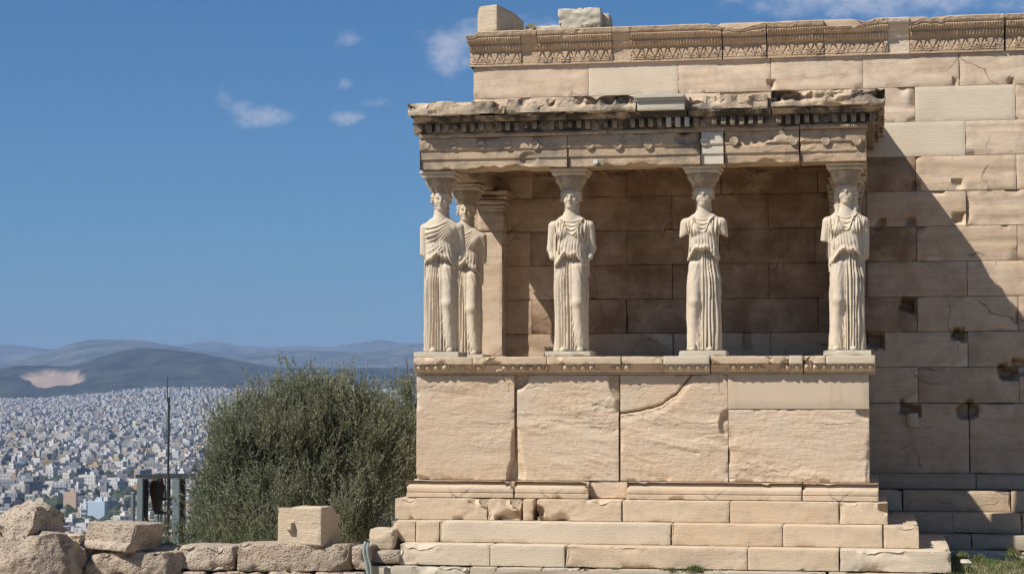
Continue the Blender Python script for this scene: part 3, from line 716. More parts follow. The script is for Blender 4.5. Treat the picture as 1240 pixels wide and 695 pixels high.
# ================================================================== the porch of the maidens
porch = empty('maiden_porch', (-3.0, 1.5, GZ), 'marble porch with six maiden statues standing in place of columns, on a tall rough podium', 'porch')
PX0, PX1 = -6.09, -.08
def P_(px, py=520, Y=0): return at(px, py, Y)[0]
# ---- podium slabs
def slab_fn(seed, amp, corners=(), extra=None, tilt=.12):
    def fn(P2, P, N, D):
        front = N[:, 1] < 0; x, z = P[:, 0], P[:, 2]
        s = strata(P, seed, amp, tilt)
        damp = ss(D, 0, .05)*.6+.4
        d = s*damp
        for (cx, cz, rx, rz, dp) in corners:
            q = np.hypot((x-cx)/rx, (z-cz)/rz)+.25*(fbm(x*8, x*0, z*8, 2, 3)-.5); d = d+dp*ss(1-q, -.12, .30)
        if extra is not None: d = extra(x, z, d)
        P2[:, 1] += np.where(front, d, 0)
        sd = np.abs(N[:, 0]) > 0                      # ragged side joints
        P2[:, 0] -= np.where(sd, N[:, 0]*.006*(fbm(x*0, P[:, 1]*6, z*5+seed, 3, 4)), 0)
        return P2
    return fn
pz0, pz1 = -1.105, .298
slabs = [
 ('large podium slab with smoother face at the left corner', PX0, -4.748, pz0, pz1, .014, [(-4.748, pz0, .10, .26, .14), (PX0, pz0, .2, .06, .05), (-4.748, pz0+.2, .045, .5, .05)], None, .1),
 ('podium slab with a rounded upper corner', -4.706, -3.345, pz0, pz1, .026, [(-4.706, pz1, .16, .22, .13), (-3.345, pz1, .13, .30, .07), (-4.706, pz0, .10, .5, .05)], None, .2),
 ('podium slab split by a diagonal crack', -3.318, -1.905, pz0, pz1, .040, [(-1.905, -.35, .12, .18, .07)], 'crack', .25),
 ('rough flaking podium slab under the smooth pale one', -1.893, PX1, pz0, -.158, .034, [(PX1, -.2, .16, .10, .07), (PX1, pz0, .05, .4, .02)], None, .05),
]
cp = [at(x, y, 0) for x, y in ((748, 501), (775, 497), (800, 490), (818, 478), (828, 466), (838, 453))]
cpx, cpz = np.array([p[0] for p in cp]), np.array([p[2] for p in cp])
def crack(x, z, d):
    zl = np.interp(x, cpx, cpz, right=5)+.02*(fbm(x*9, x*0, x*0, 3, 3)-.5)
    dist = z-zl
    above = ss(dist, -.005, .01)
    smooth_face = .016+.003*(fbm(x*3, x*0, z*9, 5)-.5)
    d = d*(1-above)+smooth_face*above
    left = (x < cpx[-1]+.02)
    g = .075*np.exp(-(dist/.014)**2)*left
    low = .02*np.exp(-((dist+.05)/.05)**2)*left
    return d+g+low
for i, (lab, a, b, z0, z1, amp, cor, ex, tl) in enumerate(slabs):
    P, F = rock((a-.007*(i > 0), b+.007*(i < 3), 0, .55, z0, z1), (.0145, .18, .0145), seed=40+i, rough=.004, wear=.016, bev=.003, fn=slab_fn(i*5+2, amp, cor, crack if ex else None, tl), freq=4)
    o = MB().add(P, F, (.2, .3, .25, .35)[i]).build('podium_slab', M_pod, porch, ((a+b)/2, 0, z0)); tag(o, lab)
P, F = rock((-1.9, PX1, -.002, .5, -.152, pz1), (.06, .2, .06), seed=50, rough=.0008, wear=.0015, bev=.002)
o = MB().add(P, F, .9+.06).build('podium_slab', stone_mat('new_marble', ((.56, .47, .36), (.52, .44, .34), (.5, .42, .32)), bump=.1, streak=.0, veins=0, mottle=.25, vstain=.4), porch, (-1, 0, -.15)); tag(o, 'smooth new slab with faint brown stains')
# sides of the podium, floor, core
S = MB(); P, F = rock((PX0+.004, PX0+.4, .56, 1.8, pz0, pz1), .05, seed=61, rough=.01, wear=.02); S.add(P, F, .3)
P, F = rock((PX0+.004, PX0+.4, 1.81, WY-.02, pz0, pz1), .05, seed=62, rough=.01, wear=.02); S.add(P, F, .4)
P, F = rock((PX1-.4, PX1-.004, .56, 1.8, pz0, pz1), .05, seed=63, rough=.01, wear=.02); S.add(P, F, .3)
P, F = rock((PX1-.4, PX1-.004, 1.81, WY-.02, pz0, pz1), .05, seed=64, rough=.01, wear=.02); S.add(P, F, .4)
S.build('side_slab', M_pod, porch, (-3, 1.5, pz0))
S = MB(); S.add(*boxV(PX0+.1, PX1-.1, .12, WY-.03, -2.4, .30), .4)
S.build('podium_core', M_pod, porch, (-3, 1.5, -2.4))
P, F = rock((PX0+.05, PX1-.05, .25, WY-.025, .302, .535), (.1, .1, .1), seed=66, rough=.003); MB().add(P, F, .4).build('porch_floor', M_step, porch, (-3, 1.5, .3))

# ---- podium crown: slab edge with an egg row beneath
cz0, cz1, cz2 = .302, .432, .540
pieces = [(500, 572, .3, 1), (572, 662, .2, 1), (662, 752, .35, 1), (752, 803, .3, 1), (803, 859, .95, 0), (860, 955, .1, 1), (955, 972, .95, 0), (973, 1000, .3, 1), (1000, 1060, .95, 0)]
for i, (a, b, tt, old) in enumerate(pieces):
    xa, xb = at(a, 432, -.15)[0]+.002, at(b, 432, -.15)[0]-.002
    S = MB()
    xs = np.arange(xa, xb+.004, .0075); xs[-1] = xb
    def egg(X, Z, old=old, seed=i):
        t = (Z-cz0)/(cz1-cz0)
        pr = np.interp(t, [0, .08, .1, .22, .25, 1.], [.02, .035, .015, .015, .04, .118])
        p = .117; u = ((X/p) % 1-.5)*p
        e = np.sqrt(np.clip(1-(u/.043)**2-((t-.60)/.36)**2, 0, 1))*.075*(1-.45*t)
        dart = .03*ss(.008-np.abs(np.abs(u)-.058), -.004, .004)*ss(t, .3, .4)
        bead = .012*np.abs(np.sin(X/.03*math.pi))*((t > .02) & (t < .24))
        y = pr+np.maximum(e, dart)+bead-.012
        if old:
            dmg = ss(fbm(X*4+seed, X*0, Z*5, 6, 4), .50, .58); y = y*(1-dmg)+(np.minimum(y, .03+.05*t)-.005*fbm(X*30, X*0, Z*30, 1, 3))*dmg
        return -y
    V, F, T = heightgrid(xs, np.linspace(cz0, cz1, 18), egg, back=.26); S.add(V, F, tt)
    P, F = rock((xa, xb, -.15, .26, cz1+.001, cz2), (.02, .08, .015), seed=70+i, rough=.006 if old else .0005, wear=.035 if old else .001, bev=.004, freq=5); S.add(P, F, tt)
    S.build('podium_crown', M_ent if 0 else M_step, porch, ((xa+xb)/2, 0, cz0))
S = MB()
for X0 in (PX0-.03, PX1-.05):
    P, F = rock((X0, X0+.11, .265, WY-.03, cz0, cz2), (.05, .05, .03), seed=79, rough=.006, wear=.02); S.add(P, F, .3)
S.build('side_crown', M_step, porch, (-3, 1.5, cz0))

# ---- base moulding
bz0, bz1 = -1.335, -1.108
for i, (a, b, y, tt, w) in enumerate([(492, 622, -.15, .3, .05), (623, 713, -.15, .2, .05), (759, 971, -.15, .25, .018), (972, 1064, -.15, .3, .012)]):
    xa, xb = at(a, 594, -.15)[0], at(b, 594, -.15)[0]-.003
    P, F = rock((xa, xb, y, .3, bz0, bz1), (.018, .1, .012), seed=90+i, rough=.008 if i < 2 else .004, wear=w, bev=.004, freq=3.5, fn=base_profile(bz0, bz1, .12))
    MB().add(P, F, tt).build('base_moulding', M_step, porch, ((xa+xb)/2, 0, bz0))
xa, xb = at(711, 594, -.02)[0], at(760, 594, -.02)[0]
P, F = rock((xa, xb, .0, .3, bz0, bz1), (.03, .1, .03), seed=95, rough=.02, wear=.02); MB().add(P, F, .7).build('broken_moulding', M_pod, porch, ((xa+xb)/2, 0, bz0))
P, F = rock((PX0-.1, PX0+.3, .31, WY-.17, bz0, bz1), .06, seed=96, rough=.01, wear=.03); S = MB().add(P, F, .3)
P, F = rock((PX1-.3, PX1+.11, .31, WY-.17, bz0, bz1), .06, seed=97, rough=.01, wear=.02); S.add(P, F, .3); S.build('side_moulding', M_step, porch, (-3, 1.5, bz0))

# ---- steps
def xx(px, py, Y): return at(px, py, Y)[0]
def bite(cx, cz, rx, rz, dp=.09, low=True):
    def fn(P2, P, N, D):
        x, z = P[:, 0], P[:, 2]
        q = np.hypot((x-cx)/rx, (z-cz)/rz)+.3*(fbm(x*9, x*0, z*9, 8, 3)-.5)
        m = ss(1-q, -.1, .25); P2[:, 1] += np.where(N[:, 1] < 0, dp*m, 0)
        s = strata(P, int(cx*7) % 50, .012, .05); P2[:, 1] += np.where(N[:, 1] < 0, s, 0)
        return P2
    return fn
s1 = [(478, 590, .2, .05, None), (590, 630, .3, .05, (628, 630, .3, .14)), (633, 646, .1, .02, None), (650, 752.5, .2, .04, (650, 620, .10, .09)), (754, 883.5, .3, .012, None), (884, 1015.5, .15, .004, None), (1016, 1075, .4, .02, (1075, 612, .12, .12))]
def step_row(name, row, Y, z0, z1, py, back, matt, seed):
    for i, (a, b, tt, w, bt) in enumerate(row):
        xa, xb = xx(a, py, Y), xx(b, py, Y)-.002
        fn = None
        if bt: fn = bite(xx(bt[0], py, Y), at(bt[0], bt[1], Y)[2], bt[2], bt[3])
        elif w > .015: fn = bite(99, 0, .1, .1)
        P, F = rock((xa+.0006, xb+.0014, Y, back, z0, z1), (.018, .12, .018), seed=seed+i, rough=.006 if w > .01 else .003, wear=w, bev=.0025, freq=3, fn=fn)
        MB().add(P, F, tt).build(name, matt, porch, ((xa+xb)/2, Y, z0))
step_row('porch_step', s1, -.35, -1.612, -1.337, 620, .3, M_step, 110)
step_row('porch_step', [(475, 503, .2, .06, (475, 660, .10, .14)), (503.5, 532, .25, .02, None), (532.5, 812.5, .96, .006, None), (813, 947.5, .15, .012, None), (948, 1068.5, .35, .008, None), (1070, 1113, .3, .03, None)], -.7, -1.882, -1.614, 647, .2, M_step, 130)
step_row('porch_step', [(484, 593, .96, .03, None), (593.5, 683.5, .96, .004, None), (684, 905, .2, .018, None), (905.5, 1016, .3, .006, None), (1017, 1152, .96, .03, None)], -1.05, -2.150, -1.884, 672, .1, M_grey if 0 else M_step, 150)
step_row('foundation_course', [(443, 568, .3, .05, None), (569, 600, .5, .04, None), (601, 655, .4, .04, None), (656, 700, .3, .04, None), (702, 850, .5, .05, None), (852, 1000, .3, .05, None), (1003, 1130, .35, .05, None)], -1.22, -2.55, -2.158, 690, .0, M_grey, 170)
for j, (x0, x1, z0, z1) in enumerate([(PX1-.3, .13, -1.612, -1.337), (PX1-.3, .518, -1.882, -1.614), (PX1-.3, .905, -2.15, -1.884), (PX0-.2, PX0+.3, -1.612, -1.337), (PX0-.14, PX0+.3, -1.882, -1.614), (PX0+.03, PX0+.3, -2.5, -1.884)]):
    y1 = (2.58, 2.28, 1.96)[j % 3]; ya = (.31, .21, .11)[j % 3]
    for k in range(2):
        P, F = rock((x0, x1, ya+(y1-ya)*k/2+.002, ya+(y1-ya)*(k+1)/2-.002, z0, z1), .06, seed=190+j*3+k, rough=.006, wear=.03); MB().add(P, F, .2+.1*j).build('side_step', M_step, porch, (x0, ya, z0))

# ================================================================== entablature
az0, az1 = 3.075, 3.50
AX0, AX1 = -6.052, -.085
def arch_fn(seed, amp, cors=()):
    def fn(P2, P, N, D):
        z = P[:, 2]; x = P[:, 0]
        st = np.where(z > 3.325, 0, np.where(z > 3.20, .02, .04))
        groove = .02*np.exp(-((z-3.325)/.008)**2)+.02*np.exp(-((z-3.20)/.008)**2)
        d = st+groove+strata(P, seed, amp, .03)
        for (px, py, rx, rz, dp) in cors:
            c = at(px, py, 0); q = np.hypot((x-c[0])/rx, (z-c[2])/rz)+.25*(fbm(x*9, x*0, z*9, 4, 3)-.5); d = d+dp*ss(1-q, -.1, .25)
        P2[:, 1] += np.where(N[:, 1] < 0, d, 0)
        lo = (N[:, 2] < 0); P2[:, 2] += np.where(lo, .012*ss(fbm(x*2.5+seed, P[:, 1]*2, x*0, 5, 5, .6), .45, .75), 0)
        return P2
    return fn
for i, (a, b, tt, amp, w, cors) in enumerate([(508, 686.5, .35, .006, .02, [(640, 192, .12, .10, .03)]), (687, 848, .3, .006, .02, [(835, 165, .2, .12, .05)]), (849, 876, .96, 0, .003, []), (877, 968, .2, .015, .03, [(905, 165, .4, .12, .05)]), (969, 1046, .15, .02, .012, [(1040, 175, .1, .1, .02)])]):
    xa, xb = at(a, 185, 0)[0], at(b, 185, 0)[0]-.002
    if i == 0: xa = AX0
    if i == 4: xb = AX1
    P, F = rock((xa+.0006, xb+.0016, -.0, .5, az0, az1), (.018, .1, .014), seed=210+i, rough=.005 if amp else .0005, wear=w, bev=.003, fn=arch_fn(i*3, amp, cors))
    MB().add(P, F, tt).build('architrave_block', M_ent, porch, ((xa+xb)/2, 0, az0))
for k, X0 in enumerate((AX0, AX1-.5)):
    P, F = rock((X0, X0+.5, .502, WY-.004, az0+.004, az1), (.06, .06, .05), seed=220+k, rough=.008, wear=.02); MB().add(P, F, .3).build('side_architrave', M_ent, porch, (X0, 1.5, az0))
# flat discs left in outline on the top fascia
for i, px in enumerate([516, 549, 583, 615, 648, 681, 714, 748, 785, 819, 853, 889, 925, 961, 1000, 1038]):
    if i in (5, 9, 12): continue
    c = at(px, 176 if i < 9 else 171, 0)
    n = 28; S = MB(); V = []; F = []
    prof = [(0, -.006), (.035, -.007), (.048, -.013), (.056, -.010), (.060, .012)]
    for (r, y) in prof:
        for k in range(n): V.append((c[0]+r*math.cos(2*math.pi*k/n), .0+y, c[2]+r*math.sin(2*math.pi*k/n)))
    for a in range(len(prof)-1):
        for k in range(n): F.append((a*n+k, a*n+(k+1) % n, (a+1)*n+(k+1) % n, (a+1)*n+k))
    V = np.array(V); V[:, 1] += .008*(fbm(V[:, 0]*25, V[:, 1]*0, V[:, 2]*25, i, 2)-.5)
    S.add(V, np.array(F), .3 if i != 10 else .96); S.build('rosette_disc', M_ent, porch, tuple(c))

# ceiling with sunken coffers
S = MB(); S.add(*boxV(AX0+.45, AX1-.45, .45, WY-.01, 3.36, 3.49), .3)
for k in range(10):
    x = AX0+.5+k*(AX1-AX0-1.05)/9; S.add(*boxV(x, x+.07, .502, WY-.012, 3.27, 3.362), .3)
for k in range(6):
    y = .6+k*.45; S.add(*boxV(AX0+.5, AX1-.5, y, y+.08, 3.275, 3.364), .3)
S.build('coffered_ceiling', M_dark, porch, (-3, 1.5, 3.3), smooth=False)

# bead strip, dentils, upper ovolo
S = MB()
def strip(xa, xb, z0, z1, yb, amp, pitch, tt, seed, dmg=.4, slope=0):
    xs = np.arange(xa, xb, .0085); 
    def yf(X, Z):
        t = (Z-z0)/(z1-z0); y = yb-slope*t-amp*np.abs(np.sin(X/pitch*math.pi))**.6*np.sin(np.clip(t, 0, 1)*math.pi)
        d = ss(fbm(X*3+seed, X*0, Z*6, 44, 3), .54, .6)*dmg
        return y*(1-d)+(yb+.015-.02*fbm(X*20, X*0, Z*20, 2, 2))*d
    return heightgrid(xs, np.linspace(z0, z1, 9), yf, tint=tt, back=.3)
V, F, T = strip(AX0+.003, at(735, 160, 0)[0], 3.502, 3.552, -.03, .02, .028, .3, 1, .9); S.add(V, F, T)
V, F, T = strip(at(735, 160, 0)[0], at(968, 160, 0)[0], 3.502, 3.552, .0, .01, .028, .3, 2, 1.); S.add(V, F, T)
V, F, T = strip(at(969, 160, 0)[0], AX1+.02, 3.502, 3.562, -.05, .025, .028, .2, 3, .2); S.add(V, F, T)
S.build('bead_moulding', M_ent, porch, (-3, 0, 3.5))
DY = -.11
S = MB(); dr = random.Random(3)
x = -6.06; k = 0; pitch = .1205
dn = MB()
skip = {at_ for at_ in ()}
while x < AX1+.05:
    missing = dr.random() < .06
    newd = at(800, 150, DY)[0] < x < at(832, 150, DY)[0]
    if not missing or newd:
        w = .066; zl = 3.572+(0 if newd else dr.uniform(-.004, .02)); P, F = rock((x, x+w, DY+(0 if newd else dr.uniform(-.01, .03)), .05, zl, 3.695), .018, seed=300+k, rough=.004, wear=.02 if not newd else .002, bev=.004)
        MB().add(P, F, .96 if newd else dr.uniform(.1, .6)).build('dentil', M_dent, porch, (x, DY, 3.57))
    x += pitch; k += 1
y = .08
while y < WY-.1:
    for X0 in (AX0-.11, AX1-.01):
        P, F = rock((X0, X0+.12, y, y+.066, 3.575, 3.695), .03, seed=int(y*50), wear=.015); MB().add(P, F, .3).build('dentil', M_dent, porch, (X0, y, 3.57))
    y += pitch
S = MB()
P, F = rock((AX0+.01, AX1-.01, -.02, .4, 3.553, 3.70), (.1, .1, .05), seed=310, rough=.01, wear=.0); S.add(P, F, .3)
for i, (a, b) in enumerate([(502, 600), (600, 688), (688, 833), (834, 934), (935, 1050)]):
    xa, xb = at(a, 140, DY)[0], at(b, 140, DY)[0]-.002
    if i == 4: xb = AX1+.14
    V, F, T = strip(xa, xb, 3.697, 3.765, DY-.02, .012, .05, .3, 5+i, .6, slope=.06); S.add(V, F, T)
for X0, X1 in ((AX0-.17, AX0+.1), (AX1-.1, AX1+.17)):
    P, F = rock((X0, X1, .31, WY-.005, 3.697, 3.765), .06, seed=322, wear=.01); S.add(P, F, .3)
    P, F = rock((AX0+.0 if X0 < -3 else AX1-.3, AX0+.3 if X0 < -3 else AX1-.0, .4, WY-.005, 3.502, 3.70), .06, seed=323, wear=.01); S.add(P, F, .3)
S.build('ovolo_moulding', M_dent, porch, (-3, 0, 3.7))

# the projecting crown blocks, each with its own breaks
def crown_fn(seed, low, top, face, flat=0):
    def fn(P2, P, N, D):
        x, y, z = P[:, 0], P[:, 1], P[:, 2]
        t = (z-3.765)/.215
        f = N[:, 1] < 0
        n1 = fbm(x*2.6+seed, y*2, z*1.5, 3, 5, .6); n2 = fbm(x*7+seed, y*6, z*9, 13, 4, .6)
        hol = ss(n1, .47, .62)
        big = ss(z, 3.82, 3.9)
        P2[:, 1] += np.where(f, face*(hol*.12*big+(n2-.4)*.10*(.3+big)), 0)
        P2[:, 2] -= np.where(N[:, 2] > 0, top*(.14*ss(fbm(x*1.9+seed, y*1.5, x*0, 23, 4), .42, .72)+.05*(n2-.4)), 0)
        P2[:, 2] += np.where((N[:, 2] < 0), low*(.05*ss(fbm(x*3+seed, y*3, x*0, 33, 4), .45, .6)), 0)
        s = np.abs(N[:, 0]) > 0; P2[:, 0] -= np.where(s, N[:, 0]*.05*(n2-.35), 0)
        return P2
    return fn
cy = -.27
for i, (a, b, z1, low, top, face, tt, lab) in enumerate([
    (492, 599, 3.965, 1.0, .5, .55, .35, None), (600, 606, 3.90, 1, 1, .8, .3, None), (613, 771, 3.985, .9, .8, .9, .3, None), (771.5, 829, 3.975, 0, 0, 0, .96, 'new pale grey marble insert with sharp edges'),
    (834, 931, 3.97, .8, .9, 1.3, .3, None), (933, 1072, 4.0, .2, .35, 1.5, .1, None)]):
    ya = cy+(.10 if i == 4 else .02 if i == 5 else 0)
    xa, xb = at(a, 130, ya)[0], at(b, 130, ya)[0]-.002
    yb = .9
    if i == 3:
        S = MB()
        for (y, z0, z1_) in ((cy, 3.77, 3.885), (cy-.03, 3.887, 3.925), (cy-.055, 3.927, 3.975)):
            P, F = rock((xa+(cy-y)*-.5, xb, y, yb, z0, z1_), (.08, .2, .03), seed=330, rough=.0005, wear=.001, bev=.003); S.add(P, F, .96)
        c = S.build('crown_block', M_grey, porch, ((xa+xb)/2, cy, 3.77)); tag(c, lab); continue
    P, F = rock((xa+.002, xb, ya, yb, 3.767, z1), (.02, .04, .018), seed=340+i, rough=.012, wear=.05 if i != 5 else .03, bev=.008, fn=crown_fn(i*2.3, low, top, face), freq=4)
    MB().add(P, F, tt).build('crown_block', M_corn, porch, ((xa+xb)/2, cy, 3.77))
P, F = rock((at(598, 130, -.3)[0], at(835, 130, -.3)[0], -.15, .9, 3.768, 3.90), (.03, .1, .03), seed=350, rough=.02, wear=.05); MB().add(P, F, .3).build('crown_backing', M_corn, porch, (-4, 0, 3.77))
P, F = rock((at(826, 130, -.25)[0], at(940, 130, -.25)[0], -.12, .9, 3.768, 3.92), (.03, .1, .03), seed=351, rough=.02, wear=.05); MB().add(P, F, .3).build('crown_backing', M_corn, porch, (-2, 0, 3.77))
for k, (X0, X1) in enumerate(((-6.13, -5.4), (-.7, .165))):
    P, F = rock((X0, X1, .902, WY-.004, 3.767, 3.96-.02*k), (.04, .04, .03), seed=360+k, rough=.02, wear=.06, fn=crown_fn(9+k, 1., .5, 1)); MB().add(P, F, .3).build('side_crown_block', M_corn, porch, (X0, 2, 3.77))
P, F = rock((-5.398, -.702, .902, WY-.004, 3.5, 3.93), (.15, .15, .2), seed=365, rough=.02, wear=.02); MB().add(P, F, .4).build('roof_slab', M_ent, porch, (-3, 2, 3.6))
# small white tag on the architrave
c = at(721, 196, .02); tag(MB().add(*boxV(c[0]-.028, c[0]+.028, .0, .02, c[2]-.028, c[2]+.028), .5).build('survey_tag', simple('white_plate', (.6, .6, .58)), porch, tuple(c), smooth=False), 'small white survey plate')

# ---- wall pillars where the porch meets the wall
def anta(x0, x1, s):
    S = MB()
    yF = 2.80
    def shaft(P2, P, N, D):
        d = .05*ss(fbm(P[:, 0]*0+s, P[:, 1]*3, P[:, 2]*2.2, 4, 4), .5, .7); P2[:, 0] -= np.where(N[:, 0] > 0, d*.9, 0); return P2
    P, F = rock((x0, x1, yF, WY-.003, .61, 2.47), (.03, .05, .03), seed=380+s, rough=.006, wear=.03, fn=shaft); S.add(P, F, .3)
    P, F = rock((x0-.005, x1+.02, yF-.02, WY-.003, 2.472, 2.75), (.03, .05, .03), seed=382+s, rough=.006, wear=.02); S.add(P, F, .2)
    for j, (z0, z1, e) in enumerate([(2.752, 2.80, .03), (2.80, 2.86, .06), (2.862, 2.93, .10), (2.932, 3.0, .13), (3.002, 3.073, .15)]):
        e *= .55; P, F = rock((x0-e*.5, x1+e, yF-e, WY-.003, z0+.001, z1), (.03, .05, .03), seed=384+s+j, rough=.004, wear=.015); S.add(P, F, .4)
    P, F = rock((x0-.06, x1+.06, yF-.06, WY-.003, .537, .608), (.05, .06, .03), seed=383+s, rough=.004, wear=.01); S.add(P, F, .4)
    S.build('wall_pillar', M_wall, porch, ((x0+x1)/2, 3, .54))
anta(-5.80, -5.43, 0); anta(-.62, -.20, 7)

# ================================================================== the maidens: signed-distance sculpting, meshed by surface nets
def surface_net(f, origin, h):
    """f: 3-D array of distances on a lattice; returns vertices and quads"""
    s = f < 0
    nx, ny, nz = f.shape
    c = np.zeros((nx-1, ny-1, nz-1), np.int8)
    for i in (0, 1):
        for j in (0, 1):
            for k in (0, 1): c += s[i:nx-1+i, j:ny-1+j, k:nz-1+k]
    act = (c > 0) & (c < 8)
    I = np.argwhere(act); idx = np.full(act.shape, -1, np.int64); idx[act] = np.arange(len(I))
    P = np.zeros((len(I), 3)); W = np.zeros(len(I))
    cor = [(i, j, k) for i in (0, 1) for j in (0, 1) for k in (0, 1)]
    val = {q: f[I[:, 0]+q[0], I[:, 1]+q[1], I[:, 2]+q[2]] for q in cor}
    for a in cor:
        for ax in range(3):
            if a[ax] == 1: continue
            b = list(a); b[ax] = 1; b = tuple(b); va, vb = val[a], val[b]
            m = (va < 0) != (vb < 0); t = np.where(m, va/np.where(m, va-vb, 1), 0)
            p = np.array(a, float)[None, :].repeat(len(I), 0); p[:, ax] += t
            P[m] += p[m]; W[m] += 1
    V = (I+P/W[:, None])*h+np.array(origin)
    F = []
    for ax in range(3):
        o = [q for q in range(3) if q != ax]
        lo = [slice(1, n-1) for n in f.shape]; lo[ax] = slice(0, f.shape[ax]-1)
        hi = list(lo); hi[ax] = slice(1, f.shape[ax])
        sa, sb = s[tuple(lo)], s[tuple(hi)]
        E_ = np.argwhere(sa != sb); inside = sa[tuple(E_.T)]
        E_ = E_.copy(); E_[:, o[0]] += 1; E_[:, o[1]] += 1
        def g(d0, d1):
            q = E_.copy(); q[:, o[0]] -= d0; q[:, o[1]] -= d1; return idx[tuple(q.T)]
        qd = np.stack([g(1, 1), g(0, 1), g(0, 0), g(1, 0)], -1)
        flip = inside if ax != 1 else ~inside
        qd[~flip] = qd[~flip][:, ::-1]
        F.append(qd)
    return V, np.vstack(F)
def smin(a, b, k):
    h_ = np.clip(.5+.5*(b-a)/k, 0, 1); return b+(a-b)*h_-k*h_*(1-h_)
def smax(a, b, k): return -smin(-a, -b, k)
def cap(x, y, z, a, b, ra, rb):
    a = np.array(a, float); b = np.array(b, float); d = b-a
    t = np.clip(((x-a[0])*d[0]+(y-a[1])*d[1]+(z-a[2])*d[2])/(d@d), 0, 1)
    return np.sqrt((x-a[0]-t*d[0])**2+(y-a[1]-t*d[1])**2+(z-a[2]-t*d[2])**2)-(ra+(rb-ra)*t)
def ell(x, y, z, c, r):
    q = np.sqrt(((x-c[0])/r[0])**2+((y-c[1])/r[1])**2+((z-c[2])/r[2])**2); return (q-1)*min(r)
PR = np.array([  # z, half width, half depth, y centre
 (0, .252, .165, 0), (.05, .246, .165, 0), (.4, .243, .168, 0), (.8, .244, .17, 0), (1.0, .240, .165, 0), (1.12, .220, .155, 0), (1.25, .200, .14, 0), (1.36, .186, .135, 0), (1.5, .192, .135, 0),
 (1.6, .205, .135, 0), (1.68, .205, .125, .005), (1.76, .185, .105, .01), (1.81, .150, .092, .01), (1.85, .108, .080, .01), (1.90, .06, .06, .01), (2.0, .05, .05, .01)])
def prof(z): return [np.interp(z, PR[:, 0], PR[:, i]) for i in (1, 2, 3)]
def loft(x, y, z, grow=0., ex=2.5):
    a, b, c = prof(z); a = a+grow; b = b+grow
    q = ((np.abs(x)/a)**ex+(np.abs(y-c)/b)**ex)**(1/ex)
    return (q-1)*np.minimum(a, b)
def maiden_body(cfg, h=.0085):
    m = cfg.get('m', 1); sd = cfg['seed']
    xs = np.arange(-.40, .40, h); ys = np.arange(-.29, .27, h); zs = np.arange(-.03, 1.96, h)
    X, Y, Z = [a.astype(np.float32) for a in np.meshgrid(xs, ys, zs, indexing='ij')]
    pre = np.minimum(loft(X, Y, Z, 0), np.maximum(np.hypot(X, Y-.03)-.17, 1.7-Z))
    for s in (-1, 1): pre = np.minimum(pre, cap(X, Y, Z, (s*.23, .02, 1.75), (s*.28, .03, 1.0), .12, .12))
    lf = loft(X, Y, Z, 0); sel = (pre < .11) & (lf > -.075); full = np.where(lf > -.01, 1., -1.).astype(np.float32)
    X, Y, Z = X[sel], Y[sel], Z[sel]
    x = X*m; y = Y; z = Z
    # --- skirt
    th = np.arctan2(x, -(y))                              # 0 at the front
    leg = cap(x, y, z, (.095, -.055, 1.12), (.112, -.135, .66), .098, .072)
    shin = cap(x, y, z, (.112, -.135, .66), (.140, -.075, .10), .068, .048)
    calf = cap(x, y, z, (.125, -.07, .58), (.137, -.06, .36), .066, .05)
    leg = smin(smin(leg, shin, .04), calf, .03)
    sk = loft(x, y, z, -.014-.016*ss(z, .95, 1.12), 2.3)
    # the side of the bent leg lies further in
    sk = sk+.0*x
    w = .9*(fbm(th*1.6+sd, z*.0, z*.55, sd, 2)-.5)+.35*(fbm(th*3, z*0, z*2.2, sd+2, 2)-.5)
    ph = th*12.8+w*4.0+.5*np.sin(th*7+sd)+sd
    rid = np.abs(np.sin(ph))**.8*(1-.30*vn(th*9+sd, z*0, z*2.5, sd+31))
    amp = .066*(.35+1.0*vn(th*4.3+sd, z*0, z*.6, sd+5))
    legmask = ss(leg, .0, .05)
    onleg = ss(th, -.02, .28)*ss(-th, -1.20, -.85)       # angular range of the bent leg
    soft = 1-.66*onleg*ss(z, .12, .35)
    sk = sk+amp*(1-rid)*soft*legmask-.012*soft+.016*onleg
    # folds that fall from the knee inwards
    ph2 = (x*1.0+.35*(.66-z))*62+w*2
    below = onleg*ss(-z, -.62, -.40)
    sk = sk+.016*(1-np.abs(np.sin(ph2))**.6)*below*ss(leg, .0, .03)
    lg = leg-.0
    lg = lg+.007*(1-np.abs(np.sin(x*52+z*14+w*4))**.6)*ss(z, .78, 1.05)+.005*(1-np.abs(np.sin(x*30-z*11+w*5))**.6)*ss(-z, -.5, -.3)+.003*(fbm(x*14, y*14, z*6, sd+9, 2)-.5)
    body = smin(sk, lg, .035)
    # hem: scalloped at the floor
    body = smax(body, .012+.014*np.sin(ph*2)*.5-z+.0*x, .012)
    # feet
    for fx, fy in ((.145, -.155), (-.085, -.165)):
        ft = smin(ell(x, y, z, (fx, fy, .028), (.042, .085, .034)), ell(x, y, z, (fx, fy-.055, .02), (.045, .03, .022)), .02)
        body = smin(body, ft, .012)
    # --- upper body
    tor = loft(x, y, z, 0, 2.35)
    for s in (-1, 1):
        br = ell(x, y, z, (s*.095, -.095, 1.605), (.078, .075, .085)); tor = smin(tor, br, .045)
        tor = smin(tor, ell(x, y, z, (s*.172, .01, 1.70), (.092, .08, .080)), .055)
    tor = smin(tor, cap(x, y, z, (-.11, .01, 1.765), (.11, .01, 1.765), .060, .060), .06)
    belly = ell(x, y, z, (0, -.06, 1.33), (.13, .10, .13)); tor = smin(tor, belly, .05)
    wob = .35*(fbm(x*5+sd, z*0, z*3, sd+3, 3)-.5)
    # vertical folds between breast and belt, V folds at the neck, oblique mantle
    vf = (1-np.abs(np.sin(x*58+wob*9+.8*np.sin(z*6)))**.7)*ss(-z, -1.62, -1.52)*ss(z, 1.1, 1.3)
